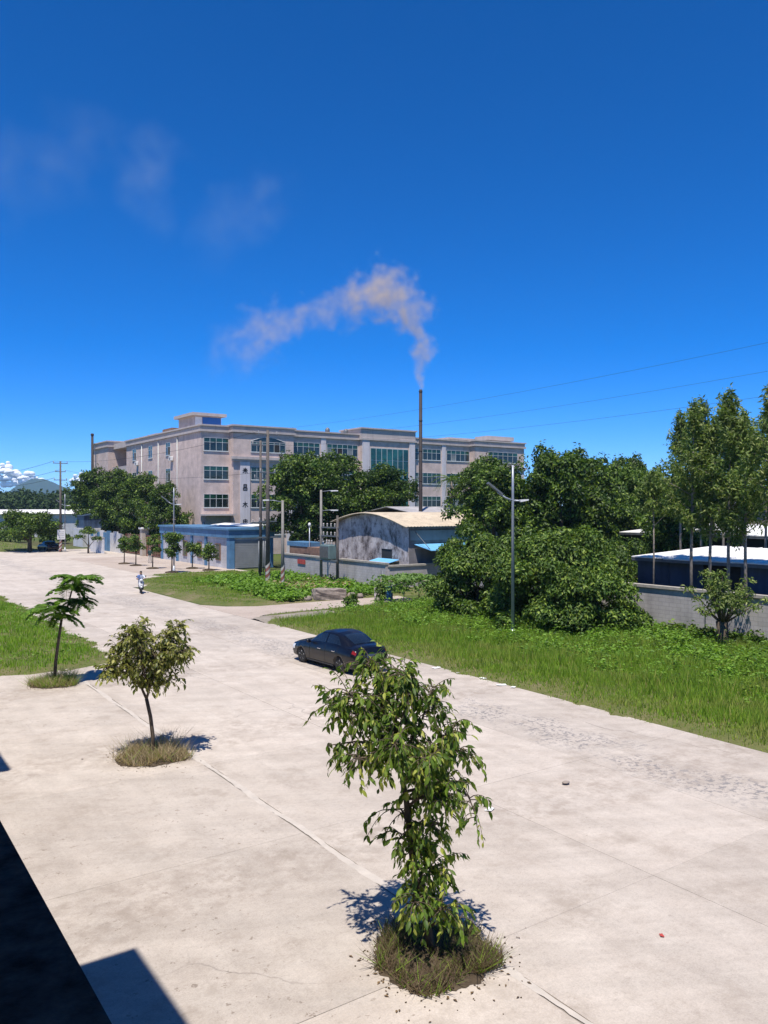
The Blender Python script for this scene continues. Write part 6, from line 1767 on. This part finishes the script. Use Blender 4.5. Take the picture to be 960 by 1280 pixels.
# ================================================================ SMOKE
def smoke(name, pts, label, voxel, strength, nscale, col=(0.90, 0.72, 0.52), warp=1.0):
    """noise-warped fog round a drifting path; pts: (right, up, radius, density, away) metres"""
    V = []; R = []; E = []
    pts = np.array(pts, float)
    s = np.arange(len(pts)); ss = np.linspace(0, len(pts) - 1, len(pts) * 6)
    pp = np.stack([np.interp(ss, s, pts[:, i]) for i in range(5)], -1)
    bx, by = 48.55, 63.45
    co = [(bx + RX * p[0] + FX * p[4], by + RY * p[0] + FY * p[4], p[1]) for p in pp]
    me = bpy.data.meshes.new(name); me.from_pydata(co, [(i, i + 1) for i in range(len(co) - 1)], [])
    for nm, ci in (('rad', 2), ('den', 3)):
        at = me.attributes.new(nm, 'FLOAT', 'POINT'); at.data.foreach_set('value', pp[:, ci].astype(np.float32))
    o = bpy.data.objects.new(name, me); C.objects.link(o)
    co = np.array(co); mg = pp[:, 2].max() * 2.2
    lo = co.min(0) - mg; hi = co.max(0) + mg
    lo[2] = max(lo[2], co[0, 2] - 0.6) if name == 'smoke_plume' else lo[2]
    ng = bpy.data.node_groups.new(name + '_nodes', 'GeometryNodeTree')
    ng.interface.new_socket('Geometry', in_out='INPUT', socket_type='NodeSocketGeometry')
    ng.interface.new_socket('Geometry', in_out='OUTPUT', socket_type='NodeSocketGeometry')
    N_ = ng.nodes; Lk = ng.links.new
    gi = N_.new('NodeGroupInput'); go = N_.new('NodeGroupOutput')
    pos = N_.new('GeometryNodeInputPosition')
    def vmath(op, a, b=None, sc_=None):
        x = N_.new('ShaderNodeVectorMath'); x.operation = op
        if hasattr(a, 'links'): Lk(a, x.inputs[0])
        else: x.inputs[0].default_value = a
        if b is not None:
            if hasattr(b, 'links'): Lk(b, x.inputs[1])
            else: x.inputs[1].default_value = b
        if sc_ is not None:
            if hasattr(sc_, 'links'): Lk(sc_, x.inputs['Scale'])
            else: x.inputs['Scale'].default_value = sc_
        return x
    def fm(op, a, b=None, clamp=False):
        x = N_.new('ShaderNodeMath'); x.operation = op; x.use_clamp = clamp
        for i, q_ in enumerate((a, b)):
            if q_ is None: continue
            if hasattr(q_, 'links'): Lk(q_, x.inputs[i])
            else: x.inputs[i].default_value = q_
        return x.outputs[0]
    def nz(vec, sc_, det):
        x = N_.new('ShaderNodeTexNoise'); x.inputs['Scale'].default_value = sc_; x.inputs['Detail'].default_value = det; x.inputs['Roughness'].default_value = 0.6
        Lk(vec, x.inputs['Vector']); return x
    def samp(attr, typ, idx):
        x = N_.new('GeometryNodeSampleIndex'); x.data_type = typ; x.domain = 'POINT'
        Lk(gi.outputs[0], x.inputs['Geometry'])
        if attr is None: Lk(N_.new('GeometryNodeInputPosition').outputs[0], [i for i in x.inputs if i.name == 'Value' and i.enabled][0])
        else:
            na = N_.new('GeometryNodeInputNamedAttribute'); na.data_type = 'FLOAT'; na.inputs['Name'].default_value = attr
            Lk([q_ for q_ in na.outputs if q_.enabled and q_.name == 'Attribute'][0], [i for i in x.inputs if i.name == 'Value' and i.enabled][0])
        Lk(idx, x.inputs['Index'])
        return [q_ for q_ in x.outputs if q_.enabled][0]
    n1 = nz(pos.outputs[0], nscale, 3)
    w_ = vmath('SCALE', vmath('SUBTRACT', n1.outputs['Color'], (0.5, 0.5, 0.5)).outputs[0], sc_=1.0)
    sn0 = N_.new('GeometryNodeSampleNearest'); sn0.domain = 'POINT'; Lk(gi.outputs[0], sn0.inputs[0])
    r0 = samp('rad', 'FLOAT', sn0.outputs[0])
    w2 = vmath('SCALE', w_.outputs[0], sc_=fm('MULTIPLY', r0, 2.6 * warp))
    wp = vmath('ADD', pos.outputs[0], w2.outputs[0])
    sn = N_.new('GeometryNodeSampleNearest'); sn.domain = 'POINT'; Lk(gi.outputs[0], sn.inputs[0]); Lk(wp.outputs[0], sn.inputs[1])
    rr = samp('rad', 'FLOAT', sn.outputs[0]); dd = samp('den', 'FLOAT', sn.outputs[0]); cc = samp(None, 'FLOAT_VECTOR', sn.outputs[0])
    dist = vmath('DISTANCE', wp.outputs[0], cc)
    f = fm('SUBTRACT', 1.0, fm('DIVIDE', dist.outputs['Value'], rr), True)
    f = fm('POWER', f, 1.1)
    n2 = nz(pos.outputs[0], nscale * 1.9, 3)
    f2 = fm('MULTIPLY', fm('SUBTRACT', n2.outputs[0], 0.33, True), 3.0)
    den = fm('MULTIPLY', fm('MULTIPLY', f, f2), fm('MULTIPLY', dd, strength))
    vc = N_.new('GeometryNodeVolumeCube')
    Lk(den, vc.inputs['Density'])
    vc.inputs['Min'].default_value = lo; vc.inputs['Max'].default_value = hi
    for i, a in enumerate('XYZ'): vc.inputs['Resolution ' + a].default_value = max(8, int((hi[i] - lo[i]) / voxel))
    k = NT(name + '_material'); k.t.nodes.remove(k.b)
    pv = k.n('ShaderNodeVolumePrincipled'); pv.inputs['Color'].default_value = (*col, 1); pv.inputs['Density'].default_value = 1.0; pv.inputs['Anisotropy'].default_value = 0.0
    k.l(pv.outputs[0], k.o.inputs['Volume'])
    sm_ = N_.new('GeometryNodeSetMaterial'); sm_.inputs['Material'].default_value = k.m
    Lk(vc.outputs[0], sm_.inputs['Geometry']); Lk(sm_.outputs[0], go.inputs[0])
    me.materials.append(k.m)
    md = o.modifiers.new('smoke', 'NODES'); md.node_group = ng
    tag(o, label, 'smoke', kind='stuff')
    return o
def path_m(lst, away=0.0):
    n = len(lst); out = []
    for i, (px, py, r, d) in enumerate(lst):
        out.append(((px - 526) * 0.08, CAMZ + (635 - py) * 0.08, r * 0.08 * (1.0 + 0.35 * min(1.0, i / 6)), d, away * i / max(1, n - 1)))
    return out
smoke('smoke_plume', path_m([(526, 486, 3.5, 2.6), (525, 475, 5, 2.2), (523, 460, 8, 1.7), (526, 445, 11, 1.4), (530, 430, 13, 1.2), (524, 412, 16, 1.1), (516, 398, 18, 1.0), (503, 380, 22, 1.0), (488, 366, 25, 1.0), (470, 355, 24, 0.9), (452, 362, 22, 0.75), (440, 378, 20, 0.6), (420, 383, 17, 0.45), (398, 380, 17, 0.4), (378, 386, 17, 0.42), (352, 392, 22, 0.42), (330, 408, 27, 0.36), (310, 422, 26, 0.28), (290, 432, 26, 0.14), (268, 440, 24, 0.05)], 3.0),
      'tan smoke plume bending left from the smoke stack', 0.18, 0.85, 0.42, warp=1.35)
smoke('drifting_smoke', path_m([(365, 238, 30, 0.6), (325, 244, 40, 0.9), (288, 262, 40, 0.9), (262, 295, 34, 0.6), (250, 320, 26, 0.2)], 2.0), 'faint smoke wisp hanging above the plume', 0.4, 0.042, 0.16, col=(0.82, 0.87, 0.80), warp=1.3)
smoke('drifting_smoke', path_m([(203, 285, 24, 0.5), (194, 245, 34, 1.0), (176, 210, 40, 1.1), (150, 182, 38, 0.8), (118, 170, 40, 0.4), (65, 190, 50, 0.35), (5, 205, 50, 0.35)], 2.0), 'faint smoke wisp high at the left of the sky', 0.4, 0.042, 0.16, col=(0.82, 0.87, 0.80), warp=1.3)

# ================================================================ HAZE
hz = MB().box(-8999.5, 8999.5, -8999.5, 8999.5, -1.1, 178)
HAZE = True
if HAZE:
    k = NT('haze_air'); k.t.nodes.remove(k.b)
    pv = k.n('ShaderNodeVolumePrincipled'); pv.inputs['Color'].default_value = (0.46, 0.70, 1.0, 1); pv.inputs['Density'].default_value = 0.00011
    k.l(pv.outputs[0], k.o.inputs['Volume'])
    tag(hz.build('haze', k.m), 'thin blue summer haze over the far land', 'haze', kind='stuff')
